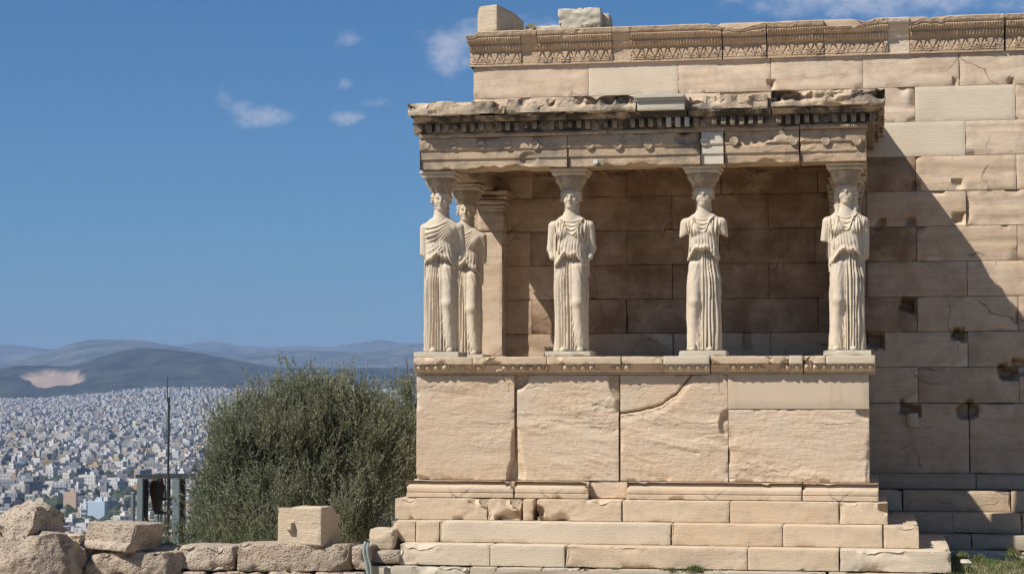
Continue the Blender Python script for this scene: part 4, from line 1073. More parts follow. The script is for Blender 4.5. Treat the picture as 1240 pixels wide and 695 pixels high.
    vn_ = (1-np.abs(np.sin((z+1.25*np.abs(x-cfg.get('vx', 0))**1.0)*52+wob*8))**.7)*ss(z, 1.50, 1.58)*ss(-z, -1.86, -1.80)*ss(-np.abs(x), -.13, -.07)
    shf = (1-np.abs(np.sin((np.abs(x)*1.0-(z-1.6)*.22)*95+wob*10))**.7)*ss(z, 1.52, 1.68)*ss(np.abs(x), .08, .12)*ss(-z, -1.85, -1.8)
    ob = (1-np.abs(np.sin((z*.75-m*x*cfg.get('obs', 1)*.75)*42+wob*9))**.7)*ss(z, 1.2, 1.35)*ss(-z, -1.8, -1.74)
    k = cfg.get('ob', 0)
    fr = ss(-y, -.02, .05)
    rg = np.random.default_rng(sd); cur = np.zeros_like(z)
    wz = .012*(fbm(x*9+sd, z*0, z*9, sd+41, 3)-.5)*2
    def fold(x0, z0, x1, z1, sag, wd, am):
        t = np.clip((x-x0)/(x1-x0+1e-6), -.05, 1.05); zc = z0+(z1-z0)*t-sag*4*t*(1-t)
        sl = np.abs((z1-z0)/(abs(x1-x0)+1e-3))+sag*2/(abs(x1-x0)+1e-3); dd = (z+wz-zc)/np.sqrt(1+.5*sl*sl)
        return am*(np.exp(-(dd/wd)**2)-.8*np.exp(-((dd+wd*1.7)/(wd*.8))**2))*ss(t, -.05, .06)*ss(-t, -1.05, -.94)
    if k < .5:
        v0 = cfg.get('vx', 0)
        for q in range(5): cur = cur+fold(-.150+.016*q, 1.81-.010*q, .150-.008*q+v0, 1.80-.006*q, .050+.050*q+.016*rg.random(), .009+.005*rg.random(), .009+.006*rg.random())
        for s in (-1, 1):
            for q in range(5):
                xc = s*(.115+.026*q)+.012*np.sin(z*9+q*2+sd); dd = x-xc-(z-1.6)*s*(-.10+.05*q); cur = cur+.013*(np.exp(-(dd/.008)**2)-.8*np.exp(-((dd-s*.014)/.007)**2))*ss(z, 1.28, 1.36)*ss(-z, -1.80, -1.72)*(.5+rg.random())
    else:
        o_ = cfg.get('obs', 1)*m
        for q in range(8): cur = cur+fold(-.21, 1.70-.066*q-.01*rg.random(), .10+.014*q, 1.80-.016*q, .028+.012*q, .012+.004*rg.random(), .018)
    tor = tor-cur*fr+fr*((.009*vf*(.4+.9*vn(x*18, z*0, z*2, 5))+.004*shf)*(1-.7*k))+.012*(1-fr)*(1-np.abs(np.sin(y*60+wob*8))**.7)
    # --- overfold with its belted pouch: a hem that arches up in the middle
    ax_ = np.abs(x)/.25
    hem = 1.295-.20*np.clip(ax_, 0, 1.1)**1.9+.02*np.sin(x*38+sd)+.03*(vn(x*16+sd, z*0, z*0, sd+6)-.5)+cfg.get('hem', 0)+cfg.get('tilt', 0)*x
    up = z-hem
    pouch = .024+.040*np.exp(-((up-.036)/.034)**2)*(.5+.8*vn(x*20+sd, y*20, z*5, sd+7))+.010*np.exp(-((up-.13)/.06)**2)
    pf = .020*(1-np.abs(np.sin(th*12+wob*9+2*np.sin(z*7+sd)+sd))**.7)*(.5+.8*vn(th*6+sd, z*0, z*0, 3))
    ov = loft(x, y, z, -.008, 2.4)-pouch*ss(-up, -.42, -.2)*(1-.75*ss(np.abs(x), .14, .23))+pf*ss(-up, -.30, -.1)
    ov = smax(ov, (hem-z)*.8, .012); ov = smax(ov, (z-(hem+.36))*.6, .05)
    tor = smax(tor, (hem+.02-z)*.8, .02)
    body = smin(body, tor, .015); body = np.minimum(smin(body, ov, .006), body+0)
    # --- arms
    for s, a in ((-1, cfg['arms'][0]), (1, cfg['arms'][1])):
        sx = s*m                                             # arms are given in the viewer's left / right
        if a == 'long':
            p = [(s*.248, .015, 1.705), (s*.286, .035, 1.40), (s*.258, -.005, 1.28)]
            d = smin(cap(X, y, z, p[0], p[1], .066, .050), cap(X, y, z, p[1], p[2], .048, .040), .03)
        elif a == 'elbow':
            d = cap(X, y, z, (s*.245, .015, 1.705), (s*.286, .03, 1.44), .066, .054); d = smax(d, (1.435+s*.1*(X-s*.29)+.02*fbm(X*20, y*20, z*0, 4, 2)-z), .006)
        elif a == 'stump':
            d = cap(X, y, z, (s*.232, .01, 1.705), (s*.262, .02, 1.55), .080, .064); d = smax(d, (1.56-s*.55*(X-s*.27)-.03*fbm(X*20, y*20, z*0, 4, 2)-z), .01)
        else:
            d = cap(X, y, z, (s*.235, .015, 1.70), (s*.245, .03, 1.36), .062, .055)
            d = d+.008*(1-np.abs(np.sin(y*55+z*8))**.6)
        body = smin(body, d, .028)
    # --- mantle hanging behind the arms
    for s, L in ((-1, cfg['mantle'][0]), (1, cfg['mantle'][1])):
        if L is None: continue
        zb = L; q = np.sqrt((np.clip(np.abs(X-s*.196)-.022, 0, None))**2+(np.clip(np.abs(y-.045)-.055, 0, None))**2+(np.clip(np.abs(z-(1.66+zb)/2)-(1.66-zb)/2, 0, None))**2)-.020
        q = q+.020*(1-np.abs(np.sin(X*70+y*55+z*3+sd))**.6)+.01*(fbm(X*6, y*6, z*5, 5, 2)-.5)
        q = smax(q, zb+.03*np.sin(X*60)-z, .01)
        body = smin(body, q, .02)
    bk = np.sqrt(np.clip(np.abs(x)-.16, 0, None)**2+np.clip(np.abs(y-.12)-.02, 0, None)**2+np.clip(np.abs(z-1.05)-.68, 0, None)**2)-.035+.010*(1-np.abs(np.sin(x*50))**.6)
    body = smin(body, bk, .03)
    # --- neck and the hair behind it
    body = smin(body, cap(x, y, z, (0, .0, 1.74), (0, -.012, 2.02), .092, .074), .035)
    body = smin(body, cap(x, y, z, (0, .075, 2.02), (0, .11, 1.70), .085, .06)+.008*np.abs(np.sin(z*70)), .02)
    for s in (-1, 1):
        t = cfg.get('tress', 0)
        if t:
            hd = smin(cap(X, y, z, (s*.095, .01, 2.0), (s*.115, -.03, 1.84), .030, .026), cap(X, y, z, (s*.115, -.03, 1.84), (s*.165, -.085, 1.66), .026, .016), .02)
            body = smin(body, hd+.004*np.sin(z*130+X*60), .010)
        else:
            hd = cap(X, y, z, (s*.070, .03, 2.02), (s*.085, .03, 1.86), .03, .026); body = smin(body, hd+.003*np.sin(z*130), .015)
    body = body+.007*(fbm(x*8, y*8, z*8, sd+11, 3)-.5)+.010*cfg.get('worn', .4)*ss(fbm(x*3+sd, y*3, z*3, 17, 3), .5, .7)
    full[sel] = body
    return surface_net(full, (xs[0], ys[0], zs[0]), h)
def maiden_head(cfg, h=.0045):
    sd = cfg['seed']; yaw = R(cfg.get('yaw', 0))
    xs = np.arange(-.22, .22, h); ys = np.arange(-.20, .23, h); zs = np.arange(1.865, 2.32, h)
    X, Y, Z = np.meshgrid(xs, ys, zs, indexing='ij')
    c, s_ = math.cos(yaw), math.sin(yaw); x = (X*c+Y*s_)/1.24; y = (-X*s_+Y*c)/1.14; z = 1.93+(Z-1.922)/1.21
    ax = np.abs(x)
    d = ell(x, y, z, (0, .005, 2.100), (.082, .108, .115))
    d = smin(d, ell(x, y, z, (0, -.040, 2.025), (.069, .068, .092)), .035)      # face
    d = smin(d, ell(x, y, z, (0, -.078, 1.958), (.030, .028, .024)), .03)       # chin
    d = smin(d, ell(ax, y, z, (.042, -.062, 2.028), (.028, .034, .034)), .02)   # cheeks
    d = smin(d, ell(x, y, z, (0, -.085, 2.108), (.055, .026, .035)), .02)       # forehead
    sock = ell(ax, y, z, (.032, -.118, 2.066), (.025, .028, .016)); d = smax(d, -sock, .006)
    d = smin(d, ell(ax, y, z, (.031, -.090, 2.064), (.017, .015, .0105)), .002)
    d = smin(d, cap(ax, y, z, (.010, -.112, 2.084), (.048, -.098, 2.086), .007, .006), .008)
    d = smin(d, cap(x, y, z, (0, -.110, 2.082), (0, -.134, 2.030), .010, .0145), .007)
    d = smin(d, ell(ax, y, z, (.010, -.117, 2.026), (.009, .010, .008)), .006)
    d = smin(d, ell(x, y, z, (0, -.105, 1.998), (.024, .016, .0075)), .005)
    d = smin(d, ell(x, y, z, (0, -.101, 1.982), (.020, .014, .007)), .004)
    d = smax(d, -ell(x, y, z, (0, -.120, 1.9895), (.024, .016, .0045)), .004)
    wn_ = cfg.get('face', 0)
    if wn_: d = smax(d, -(ell(x, y, z, (.0, -.150, 2.02), (.05, .035, .05))-.0)+.008*fbm(x*40, y*40, z*40, 3, 2), .012)
    d = smin(d, cap(x, y, z, (0, -.005, 1.85), (0, .0, 2.03), .072, .060), .022)
    # hair: wavy mass parted in the middle, rolled back over the ears
    hair = ell(x, y, z, (0, .028, 2.105), (.118, .112, .106))
    cut = ell(x, y, z, (0, -.130, 2.035), (.088, .112, .126)); hair = smax(hair, -cut, .012)
    hair = smax(hair, 1.99-z-.4*y, .02)
    a = np.arctan2(x, z-2.02); wv = np.sin(np.hypot(x, z-2.03)*150+3*np.sin(a*5+sd))*.5+np.sin(a*22+y*40)*.5
    hair = hair+.0065*wv
    roll = smin(cap(ax, y, z, (.012, -.068, 2.168), (.074, -.048, 2.125), .013, .017), cap(ax, y, z, (.074, -.052, 2.125), (.100, -.005, 2.040), .018, .022), .01)
    roll = roll+.006*np.sin(a*26+sd)
    if cfg.get('wreath'): roll = smin(roll, cap(ax, y, z, (.0, -.060, 2.190), (.085, -.03, 2.165), .020, .020)+.007*np.sin(a*30), .005)
    d = smin(d, hair, .006); d = smin(d, roll, .004)
    d = smin(d, cap(x, y, z, (0, .07, 2.10), (0, .09, 1.86), .085, .08)+.006*np.sin(z*120), .01)
    if cfg.get('tress'):
        d = smin(d, cap(ax, y, z, (.098, -.01, 2.06), (.098, -.0, 1.90), .026, .030)+.004*np.sin(z*130), .01)
    # cushion on the crown
    cu = np.sqrt(X**2+(Y-.01)**2); d = smin(d, np.maximum(cu-.105, np.abs(z-2.20)-.04), .015)
    d = d+.0035*(fbm(x*25, y*25, z*25, sd, 3)-.5)
    d = np.maximum(d, 1.88-z)
    return surface_net(d, (xs[0], ys[0], zs[0]), h)
def capital(plain=False, seed=0):
    n = 128; t = np.linspace(0, 2*math.pi, n, endpoint=False)
    pr = [(2.18, .09), (2.184, .138), (2.192, .146), (2.203, .142), (2.208, .150), (2.235, .162), (2.27, .177), (2.31, .193), (2.350, .207), (2.366, .210), (2.372, .19), (2.376, .10)]
    zz = []
    for a, b in zip(pr[:-1], pr[1:]):
        for q in np.linspace(0, 1, 4, endpoint=False): zz.append((a[0]+(b[0]-a[0])*q, a[1]+(b[1]-a[1])*q))
    zz.append(pr[-1]); V = []
    for z, r in zz:
        u = (t*14/(2*math.pi)) % 1-.5; k = np.clip((z-2.262)/.09, 0, 1)
        e = np.sqrt(np.clip(1-(u/.33)**2, 0, 1))*(.019 if not plain else .004)*math.sin(k*math.pi)**.6 if 0 < k < 1 else 0*u
        dt = (np.abs(u) > .44)*.010*(0 < k < 1)*(not plain)
        bd = .004*np.sin(t*60)*(2.228 < z < 2.254)
        rr = r+e+dt+bd+.006*(fbm(np.cos(t)*5+seed, np.sin(t)*5, t*0+z*20, seed, 3)-.5)
        V.append(np.c_[np.cos(t)*rr, np.sin(t)*rr+.01, t*0+z])
    V = np.vstack(V); a = np.arange(len(zz)*n).reshape(len(zz), n); b = np.roll(a, -1, 1)
    return V, np.stack([a[:-1], b[:-1], b[1:], a[1:]], -1).reshape(-1, 4)
FZ = .610
CFG = [
 dict(x=-5.825, y=.35, m=1, seed=3, arms=('drape', 'long'), mantle=(.92, .98), ob=.95, obs=1, yaw=4, hem=-.0, tilt=-.15, yawb=4, worn=.3, vx=.02, lab='maiden statue at the front left corner of the porch, against the sky'),
 dict(x=-4.025, y=.35, m=1, seed=11, arms=('long', 'long'), mantle=(1.0, 1.0), ob=.0, yaw=0, hem=.0, worn=.15, vx=.03, lab='second front maiden from the left, both arms down, face well kept'),
 dict(x=-2.235, y=.35, m=-1, seed=23, arms=('stump', 'stump'), mantle=(None, None), ob=0, yaw=2, face=1, wreath=1, hem=.055, worn=.5, vx=0, lab='third front maiden from the left, arms broken off at the shoulders, face worn'),
 dict(x=-.355, y=.35, m=-1, seed=37, arms=('elbow', 'drape'), mantle=(1.05, 1.05), ob=.0, yaw=0, tress=1, face=1, hem=.01, tilt=-.18, worn=.5, vx=-.01, lab='maiden statue at the front right corner with hair falling over her shoulders and plain capital'),
 dict(x=-5.808, y=1.97, m=1, seed=51, arms=('drape', 'drape'), mantle=(1.0, 1.0), ob=.8, yaw=2, hem=0, tilt=-.1, worn=.4, lab='rear maiden statue half hidden behind the front left one'),
 dict(x=-.36, y=1.97, m=-1, seed=67, arms=('drape', 'drape'), mantle=(1.0, 1.0), ob=.5, yaw=0, hem=0, worn=.5, lab='rear maiden statue hidden behind the front right corner one'),
]
for i, c in enumerate(CFG):
    root = empty('maiden_statue', (c['x'], c['y'], .54), c['lab'], 'statue', 'marble maidens carrying the porch roof')
    hb = .0085 if i < 4 else .0105 if i == 4 else .014
    V, F = maiden_body(c, hb); V2, F2 = maiden_head(c, .0045 if i < 4 else .006)
    S = MB(); S.add(V, F, .3); S.add(V2, F2, .3)
    off = np.array([c['x'], c['y'], FZ])
    rb = Matrix.Rotation(R(c.get('yawb', 0)), 3, 'Z')
    S.V = [(v@np.array(rb).T)+off for v in S.V]
    S.build('body', M_sta, root, (c['x'], c['y'], FZ), sharp=0)
    V, F = capital(i == 3, i); S = MB(); S.add(V+off, F, .3); capo = S.build('capital', M_cap, root, tuple(off+np.array([0, 0, 2.22])), sharp=0)
    S = MB(); ax, ay = c['x'], c['y']
    for (hw, z0, z1) in ((.232, 2.372, 2.418), (.258, 2.419, 2.463)):
        P, F = rock((ax-hw, ax+hw, ay-hw, ay+hw, FZ+z0, FZ+z1), .02, seed=i+int(hw*100), rough=.002, wear=.012 if i != 1 else .004, bev=.006); S.add(P, F, .3)
    S.build('abacus', M_sta, capo, (ax, ay, FZ+2.372))
    P, F = rock((ax-.31, ax+.31, ay-.33, ay+.27, .541, FZ+.004), .03, seed=i, rough=.002, wear=.008, bev=.004); MB().add(P, F, .96).build('plinth', M_grey, root, (ax, ay, .541))

# ================================================================== loose stones and the low wall on the left
def stone_thing(name, label, cat, b, seed, matt, rough=.02, wear=.05, res=.03, rot=None, fn=None, tint=.3, group=None, freq=3., bev=.012, extra=None):
    P, F = rock(b, res, seed=seed, rough=rough, wear=wear, bev=bev, fn=fn, freq=freq, rot=rot)
    S = MB().add(P, F, tint)
    if extra: S.add(*extra)
    o = S.build(name, matt, None, ((b[0]+b[1])/2, (b[2]+b[3])/2, b[4])); return tag(o, label, cat, group)
def px_box(x0, x1, y0, y1, Y, depth):
    p = at(x0, y1, Y); q = at(x1, y0, Y); return (p[0], q[0], Y, Y+depth, p[2], q[2])
def lumpy(seed, a=.08, f=2.5, ell_=False):
    def fn(P2, P, N, D):
        c = P.mean(0); e = (P.max(0)-P.min(0))/2; v = (P2-c)/e
        r = np.sqrt((v**2).sum(1))[:, None]; m = np.abs(v).max(1)[:, None]
        sph = v*(m/np.maximum(r, 1e-6))
        k = .45 if ell_ else .03 if ell_ is None else .16
        P2 = c+e*(v*(1-k)+sph*k*1.15)
        n = fbm(P[:, 0]*f+seed, P[:, 1]*f, P[:, 2]*f, seed, 4, .55)-.5; n2 = ss(fbm(P[:, 0]*f*2+seed, P[:, 1]*f*2, P[:, 2]*f*2, seed+3, 3), .5, .62)
        d = (P2-c)/np.maximum(np.linalg.norm(P2-c, axis=1)[:, None], 1e-6)
        P2 = P2+d*(n*a*1.5-n2*a*.45)[:, None]
        rg = np.random.default_rng(seed+100); e2 = e*1.0          # flat breaks
        for _ in range(16):
            nv = rg.normal(size=3); nv /= np.linalg.norm(nv); dm = .70+.25*rg.random() if ell_ else 1.28+.3*rg.random() if ell_ is None else 1.0+.35*rg.random()
            ex = np.maximum(0, ((P2-c)/e2)@nv-dm); P2 = P2-(ex[:, None]*nv*e2)
        fine = a*.22*(fbm(P[:, 0]*14+seed, P[:, 1]*14, P[:, 2]*14, seed, 4, .65)-.5)
        fine = fine-a*.5*np.abs(2*fbm(P[:, 0]*5+seed, P[:, 1]*5, P[:, 2]*5, seed+6, 3, .6)-1)*(1. if a > .03 else 0)
        return P2+d*fine[:, None]
    return fn
LY = -1.35
low = empty('low_wall', (-8.5, LY, -2.9), 'low dry wall of rough reddish poros blocks left of the porch', 'wall')
row1 = [(-190, -100, .3), (-98, -20, .4), (80, 96, .2), (214, 283.5, .35), (285, 424, .2), (425, 452, .5)]
rows = [(-190, -60, 659, 692, 0), (-58, 60, 658, 692, 1), (214, 283, 661, 690, 2), (285, 424, 659, 691.5, 3), (425, 447, 661, 690, 4), (60, 112, 660, 692, 5), (112, 213, 662, 692, 6)]
for (a, b, y0, y1, k) in rows:
    bx = px_box(a+.6, b-.6, y0, y1, LY, .62)
    P, F = rock(bx, .03, seed=700+k, rough=.022, wear=.05, bev=.012, freq=5, fn=lumpy(k, .014, 5, None)); MB().add(P, F, .2+.1*k % .6).build('wall_block', M_rub, low, ((bx[0]+bx[1])/2, LY, bx[4]))
for k, (a, b) in enumerate([(-180, -70), (-68, 20), (22, 115), (117, 196), (198, 248), (250, 318), (319, 376), (378, 442)]):
    bx = px_box(a+.5, b-.5, 692.5, 730, LY-.06, .7)
    P, F = rock(bx, .035, seed=720+k, rough=.02, wear=.05, bev=.012, freq=5, fn=lumpy(k+9, .016, 5, None)); MB().add(P, F, .1+.09*k).build('wall_block', M_rub, low, ((bx[0]+bx[1])/2, LY, bx[4]))
# block with a lifting boss, standing on the low wall
Yb = LY+.02
bb = px_box(338, 397.5, 613.5, 660, Yb, .52)
def boss_fn(P2, P, N, D):
    x, z = P[:, 0], P[:, 2]; t = (x-bb[0])/(bb[1]-bb[0])
    P2[:, 2] -= (N[:, 2] > 0)*(.05*ss(-t, -.45, 0)+.02*(fbm(x*9, P[:, 1]*9, x*0, 3, 3)-.5))
    P2[:, 2] -= (z > bb[5]-.1)*.16*ss(P[:, 1], bb[3]-.28, bb[3])**1.5
    return P2
cb = at(356.5, 638, Yb)
BV = np.array([(cb[0]-.05, 0, cb[2]-.055), (cb[0]+.05, 0, cb[2]-.055), (cb[0]+.055, 0, cb[2]+.065), (cb[0]-.055, 0, cb[2]+.065)])
V8 = np.vstack([BV, BV*np.array([1, 1, 1])]); V8[:4, 1] = Yb+.03; V8[4:, 1] = Yb-.075; V8[4:, 0] = cb[0]+(V8[4:, 0]-cb[0])*.72+.0; V8[4:, 2] = cb[2]+(V8[4:, 2]-cb[2])*.72+.01
pbl = empty('marble_block', ((bb[0]+bb[1])/2, Yb+.25, bb[4]), 'squared tan block with a small square boss, standing alone before the olive tree', 'stone block')
RZ = rotz(-13)
P, F = rock(bb, .02, seed=81, rough=.007, wear=.045, bev=.010, fn=boss_fn, rot=RZ)
piv = np.array([(bb[0]+bb[1])/2, (bb[2]+bb[3])/2, bb[4]])
MB().add(P, F, .3).build('block', M_tan, pbl, tuple(pbl.location))
S = MB(); V9 = (V8-piv)@RZ.T+piv; S.add(V9, np.array([(4, 5, 6, 7), (0, 1, 5, 4), (1, 2, 6, 5), (2, 3, 7, 6), (3, 0, 4, 7)]), .3); S.build('lifting_boss', M_tan, pbl, tuple(cb), smooth=False)
# tilted block lying on a rough rock
b1 = px_box(99, 180, 633, 666, -1.55, .55)
def slant(P2, P, N, D):
    t = (P[:, 2]-b1[4])/(b1[5]-b1[4]); P2[:, 0] += (t-.5)*.10*(P[:, 0] > (b1[0]+b1[1])/2)+.10*(P[:, 0] < (b1[0]+.1))*(t-.3)
    P2[:, 1] -= .06*ss(-t, -.35, -.2)*(N[:, 1] < 0)
    return P2
stone_thing('carved_block', 'long tilted stone block lying on a rough rock at the left', 'stone block', b1, 83, M_rub, .022, .07, .02, rot=rotz(-24, 1.), fn=slant, tint=.3)
stone_thing('rough_rock', 'flat broken rock carrying the long tilted block', 'rock', px_box(96, 214, 667, 705, -1.62, .8), 85, M_rub, .03, .06, .025, fn=lumpy(5, .05, 3), tint=.5)
stone_thing('boulder', 'big rounded boulder at the left edge, on top of the broken slab', 'boulder', px_box(-24, 56, 611, 668, -2.1, .8), 87, M_rub, .03, .07, .025, fn=lumpy(11, .13, 2.6, True), tint=.3, rot=rotz(10, 8))
stone_thing('broken_slab', 'broken slab with a steep right end under the big rounded boulder', 'rock', px_box(-60, 82, 652, 720, -2.25, .9), 89, M_rub, .03, .07, .025, fn=lumpy(21, .10, 3., False), tint=.6, rot=rotz(-4, -8))
stone_thing('rubble_stone', 'lump of stone wedged right of the big boulder', 'rock', px_box(30, 72, 640, 672, -2.15, .5), 91, M_rub, .03, .05, .025, fn=lumpy(31, .06, 4, True), tint=.4, rot=rotz(20, 30))
stone_thing('rubble_stone', 'small pale stone behind, between the boulder and the tilted block', 'rock', px_box(72, 97, 647, 662, -.9, .35), 92, M_tan, .02, .04, .025, fn=lumpy(41, .03, 5), tint=.4)
stone_thing('rubble_stone', 'dark angular stone low between the broken slab and the flat rock', 'rock', px_box(74, 112, 660, 700, -1.4, .4), 93, M_rub, .03, .05, .03, fn=lumpy(43, .04, 4), tint=.1)
stone_thing('rubble_stone', 'rounded stone beside the left end of the porch steps', 'rock', px_box(446, 478, 640, 667, -.9, .4), 94, M_tan, .02, .04, .025, fn=lumpy(47, .03, 4), tint=.3)
stone_thing('rubble_stone', 'flat stone under the rounded stone beside the porch steps', 'rock', px_box(448, 486, 667, 684, -1.1, .5), 95, M_rub, .01, .04, .025, tint=.3, fn=lumpy(48, .01, 4))
stone_thing('rubble_stone', 'small stone behind the porch corner at the end of the low wall', 'rock', px_box(470, 486, 655, 684, -.6, .4), 96, M_tan, .02, .04, .03, tint=.3, fn=lumpy(49, .02, 4))
# grey-green pipe bending over the stones by the steps
def tube(pts, r, n=8):
    pts = [np.array(p, float) for p in pts]; V = []; F = []
    rs = r if isinstance(r, (list, tuple)) else [r]*len(pts)
    for i, p in enumerate(pts):
        t = pts[min(i+1, len(pts)-1)]-pts[max(i-1, 0)]; t /= np.linalg.norm(t)+1e-9
        u = np.cross(t, (0, 1, 0) if abs(t[1]) < .9 else (1, 0, 0)); u /= np.linalg.norm(u); v = np.cross(t, u)
        for k in range(n): V.append(p+rs[i]*(u*math.cos(2*math.pi*k/n)+v*math.sin(2*math.pi*k/n)))
    for i in range(len(pts)-1):
        for k in range(n): F.append((i*n+k, i*n+(k+1) % n, (i+1)*n+(k+1) % n, (i+1)*n+k))
    m = len(V); V.append(pts[0]); V.append(pts[-1])
    F = [f for f in F]; T = [(m, (k+1) % n, k, -1) for k in range(n)]+[(m+1, (len(pts)-1)*n+k, (len(pts)-1)*n+(k+1) % n, -1) for k in range(n)]
    return np.array(V), np.array(F+T)
M_pipe = simple('grey_pipe', (.26, .30, .27), .6)
S = MB(); S.add(*tube([at(443, 656, -1.40), at(440.5, 662, -1.43), at(441, 670, -1.43), at(444, 682, -1.43), at(446, 700, -1.43)], .022)); S.add(*tube([at(446, 657, -1.40), at(444.5, 664, -1.43), at(446, 674, -1.43), at(449, 686, -1.43), at(450, 702, -1.43)], .016))
tag(S.build('drain_pipe', M_pipe, None, tuple(at(445, 690, -1.42))), 'pale grey-green pipe pair bending down over the stones left of the steps', 'pipe')

# ---- mast, floodlight, hoist frame
M_steel = simple('galvanised_steel', (.17, .21, .21), .5, .3, .2, 3); M_darks = simple('dark_metal', (.035, .035, .035), .6, .2)
gz = lambda Y: -4.6
m0 = at(203, 640, 11.); m1 = at(203, 455, 11.)
mast = empty('lightning_mast', (m0[0], 11., -5.2), 'thin dark mast rising above the city skyline behind the hoist', 'mast')
V, F = tube([(m0[0], 11, -5.2), (m0[0], 11, 0), (m1[0], 11, m1[2]-.5)], [.028, .024, .018]); MB().add(V, F).build('pole', M_darks, mast, (m0[0], 11, -5.2))
V, F = tube([(m1[0], 11, m1[2]-.5), (m1[0], 11, m1[2])], [.012, .006]); MB().add(V, F).build('tip_rod', M_darks, mast, (m0[0], 11, m1[2]))
HY = 12.
h0 = at(165, 575, HY); h1 = at(232, 575, HY); hb = at(200, 650, HY)[2]
hoist = empty('hoist_frame', ((h0[0]+h1[0])/2, HY, -5.3), 'dark steel hoist frame with grey posts, half hidden by the olive tree', 'hoist')
def hpart(name, x0, x1, y0, y1, m, dy=0, dd=.12):
    p, q = at(x0, y1, HY), at(x1, y0, HY); return MB().add(*boxV(p[0], q[0], HY+dy, HY+dy+dd, p[2], q[2])).build(name, m, hoist, tuple(p), smooth=False)
hpart('top_beam', 164, 236, 575, 579, M_darks, 0, .3)
hpart('top_beam', 166, 236, 576, 579, M_darks, 1.0, .2)
for x in ((165, 172.5), (208, 217)): hpart('post', x[0], x[1], 580.2, 668, M_steel, 0, .35)
for x in ((172.6, 175), (217.3, 221)): hpart('post_cover', x[0], x[1], 582, 668, M_darks, .1, .1)
for x in (169, 212): hpart('post', x, x+4, 579.2, 668, M_steel, 1.0, .15)
for x in (184, 192.5, 198): hpart('chain', x, x+1.4, 580.2, 640, M_darks, .3, .04)
hpart('cross_bar', 176.5, 208, 604, 607, M_darks, .5, .08); hpart('cross_bar', 176.5, 208, 620, 624, M_darks, .5, .08)
c = at(190, 598, HY+.5); ld = MB(); t = np.linspace(0, 2*math.pi, 22)
V = []; F = []
for i, s in enumerate(np.linspace(-1, 1, 11)):
    r = .17*math.sqrt(max(0, 1-s*s*.92)); V += [(c[0]+r*math.cos(q)*(.8+.2*math.sin(3*s)), c[1]+r*math.sin(q), c[2]+s*.40) for q in t[:-1]]
V = np.array(V); n = 21
F = [(i*n+k, i*n+(k+1) % n, (i+1)*n+(k+1) % n, (i+1)*n+k) for i in range(10) for k in range(n)]
ld.add(V, np.array(F)).build('hanging_load', simple('rusty_brown', (.06, .035, .02), .9), hoist, tuple(c))
hpart('side_post', 153, 157, 597, 668, M_steel, .2, .12)
fl = at(43, 640, 6.); flo = empty('floodlight', (fl[0], 6, -4.6), 'round grey floodlight on a short post above the boulder', 'lamp')
V, F = tube([(fl[0], 6, -4.6), (fl[0], 6, at(43, 598, 6.)[2])], .035); MB().add(V, F).build('post', M_steel, flo, (fl[0], 6, -4.6))
c = at(50, 608, 5.9); V, F = tube([c+np.array([0, -.09, .02]), c+np.array([0, -.05, .01]), c+np.array([0, .06, 0]), c+np.array([0, .16, -.02])], [.075, .08, .075, .03], 18); MB().add(V, F).build('lamp_head', simple('lamp_glass', (.42, .38, .28), .3), flo, tuple(c))
V, F = tube([c+np.array([-.10, 0, 0]), c+np.array([-.02, 0, -.0])], .015); MB().add(V, F).build('bracket', M_darks, flo, tuple(c))
c = at(60, 635, 5.9); V, F = tube([c+np.array([0, -.1, .07]), c+np.array([0, -.08, .09]), c+np.array([0, .1, .09]), c+np.array([0, .12, .0])], [.07, .085, .085, .08], 14)
fl2 = empty('floodlight', (c[0], 5.9, -4.6), 'squat dark grey floodlight, lower right of the round one', 'lamp')
MB().add(V, F).build('lamp_head', M_steel, fl2, tuple(c)); V, F = tube([(c[0], 5.95, -4.6), c+np.array([0, .05, 0])], .03); MB().add(V, F).build('post', M_steel, fl2, (c[0], 5.95, -4.6))

# ---- foliage
def leaf_mat(name, c1, c2, back, trans=.25):
    m, n, l, b = mat(name); g = n.new('ShaderNodeNewGeometry'); at_ = n.new('ShaderNodeAttribute'); at_.attribute_name = 'tint'
    r = n.new('ShaderNodeMixRGB'); l.new(at_.outputs['Fac'], r.inputs[0]); r.inputs[1].default_value = (*c1, 1); r.inputs[2].default_value = (*c2, 1)
    x = n.new('ShaderNodeMixRGB'); l.new(g.outputs['Backfacing'], x.inputs[0]); l.new(r.outputs[0], x.inputs[1]); x.inputs[2].default_value = (*back, 1)
    l.new(x.outputs[0], b.inputs['Base Color']); b.inputs['Roughness'].default_value = .65; b.inputs['Specular IOR Level'].default_value = .15
    tr = n.new('ShaderNodeBsdfTranslucent'); l.new(x.outputs[0], tr.inputs[0]); mx = n.new('ShaderNodeMixShader'); mx.inputs[0].default_value = trans
    out = n['Material Output']; l.new(b.outputs[0], mx.inputs[1]); l.new(tr.outputs[0], mx.inputs[2]); l.new(mx.outputs[0], out.inputs[0]); return m
M_olive = leaf_mat('olive_leaf', (.115, .128, .066), (.29, .30, .165), (.25, .26, .18))
M_bark = simple('bark', (.11, .085, .06), .95, 0, .35, 12)
M_grass = leaf_mat('grass_blade', (.10, .14, .035), (.20, .19, .08), (.14, .17, .06))
def leaves(P, Dr, Lg, Wd, g, tint):
    """one narrow four-cornered leaf per row: P base, Dr direction"""
    n = len(P); U = np.cross(Dr, g.normal(size=(n, 3))); U /= np.linalg.norm(U, axis=1)[:, None]+1e-9
    Lg = Lg[:, None]; Wd = Wd[:, None]
    V = np.stack([P, P+Dr*Lg*.5+U*Wd*.5, P+Dr*Lg, P+Dr*Lg*.5-U*Wd*.5], 1).reshape(-1, 3)
    return V, np.arange(4*n).reshape(-1, 4), np.repeat(tint, 4)
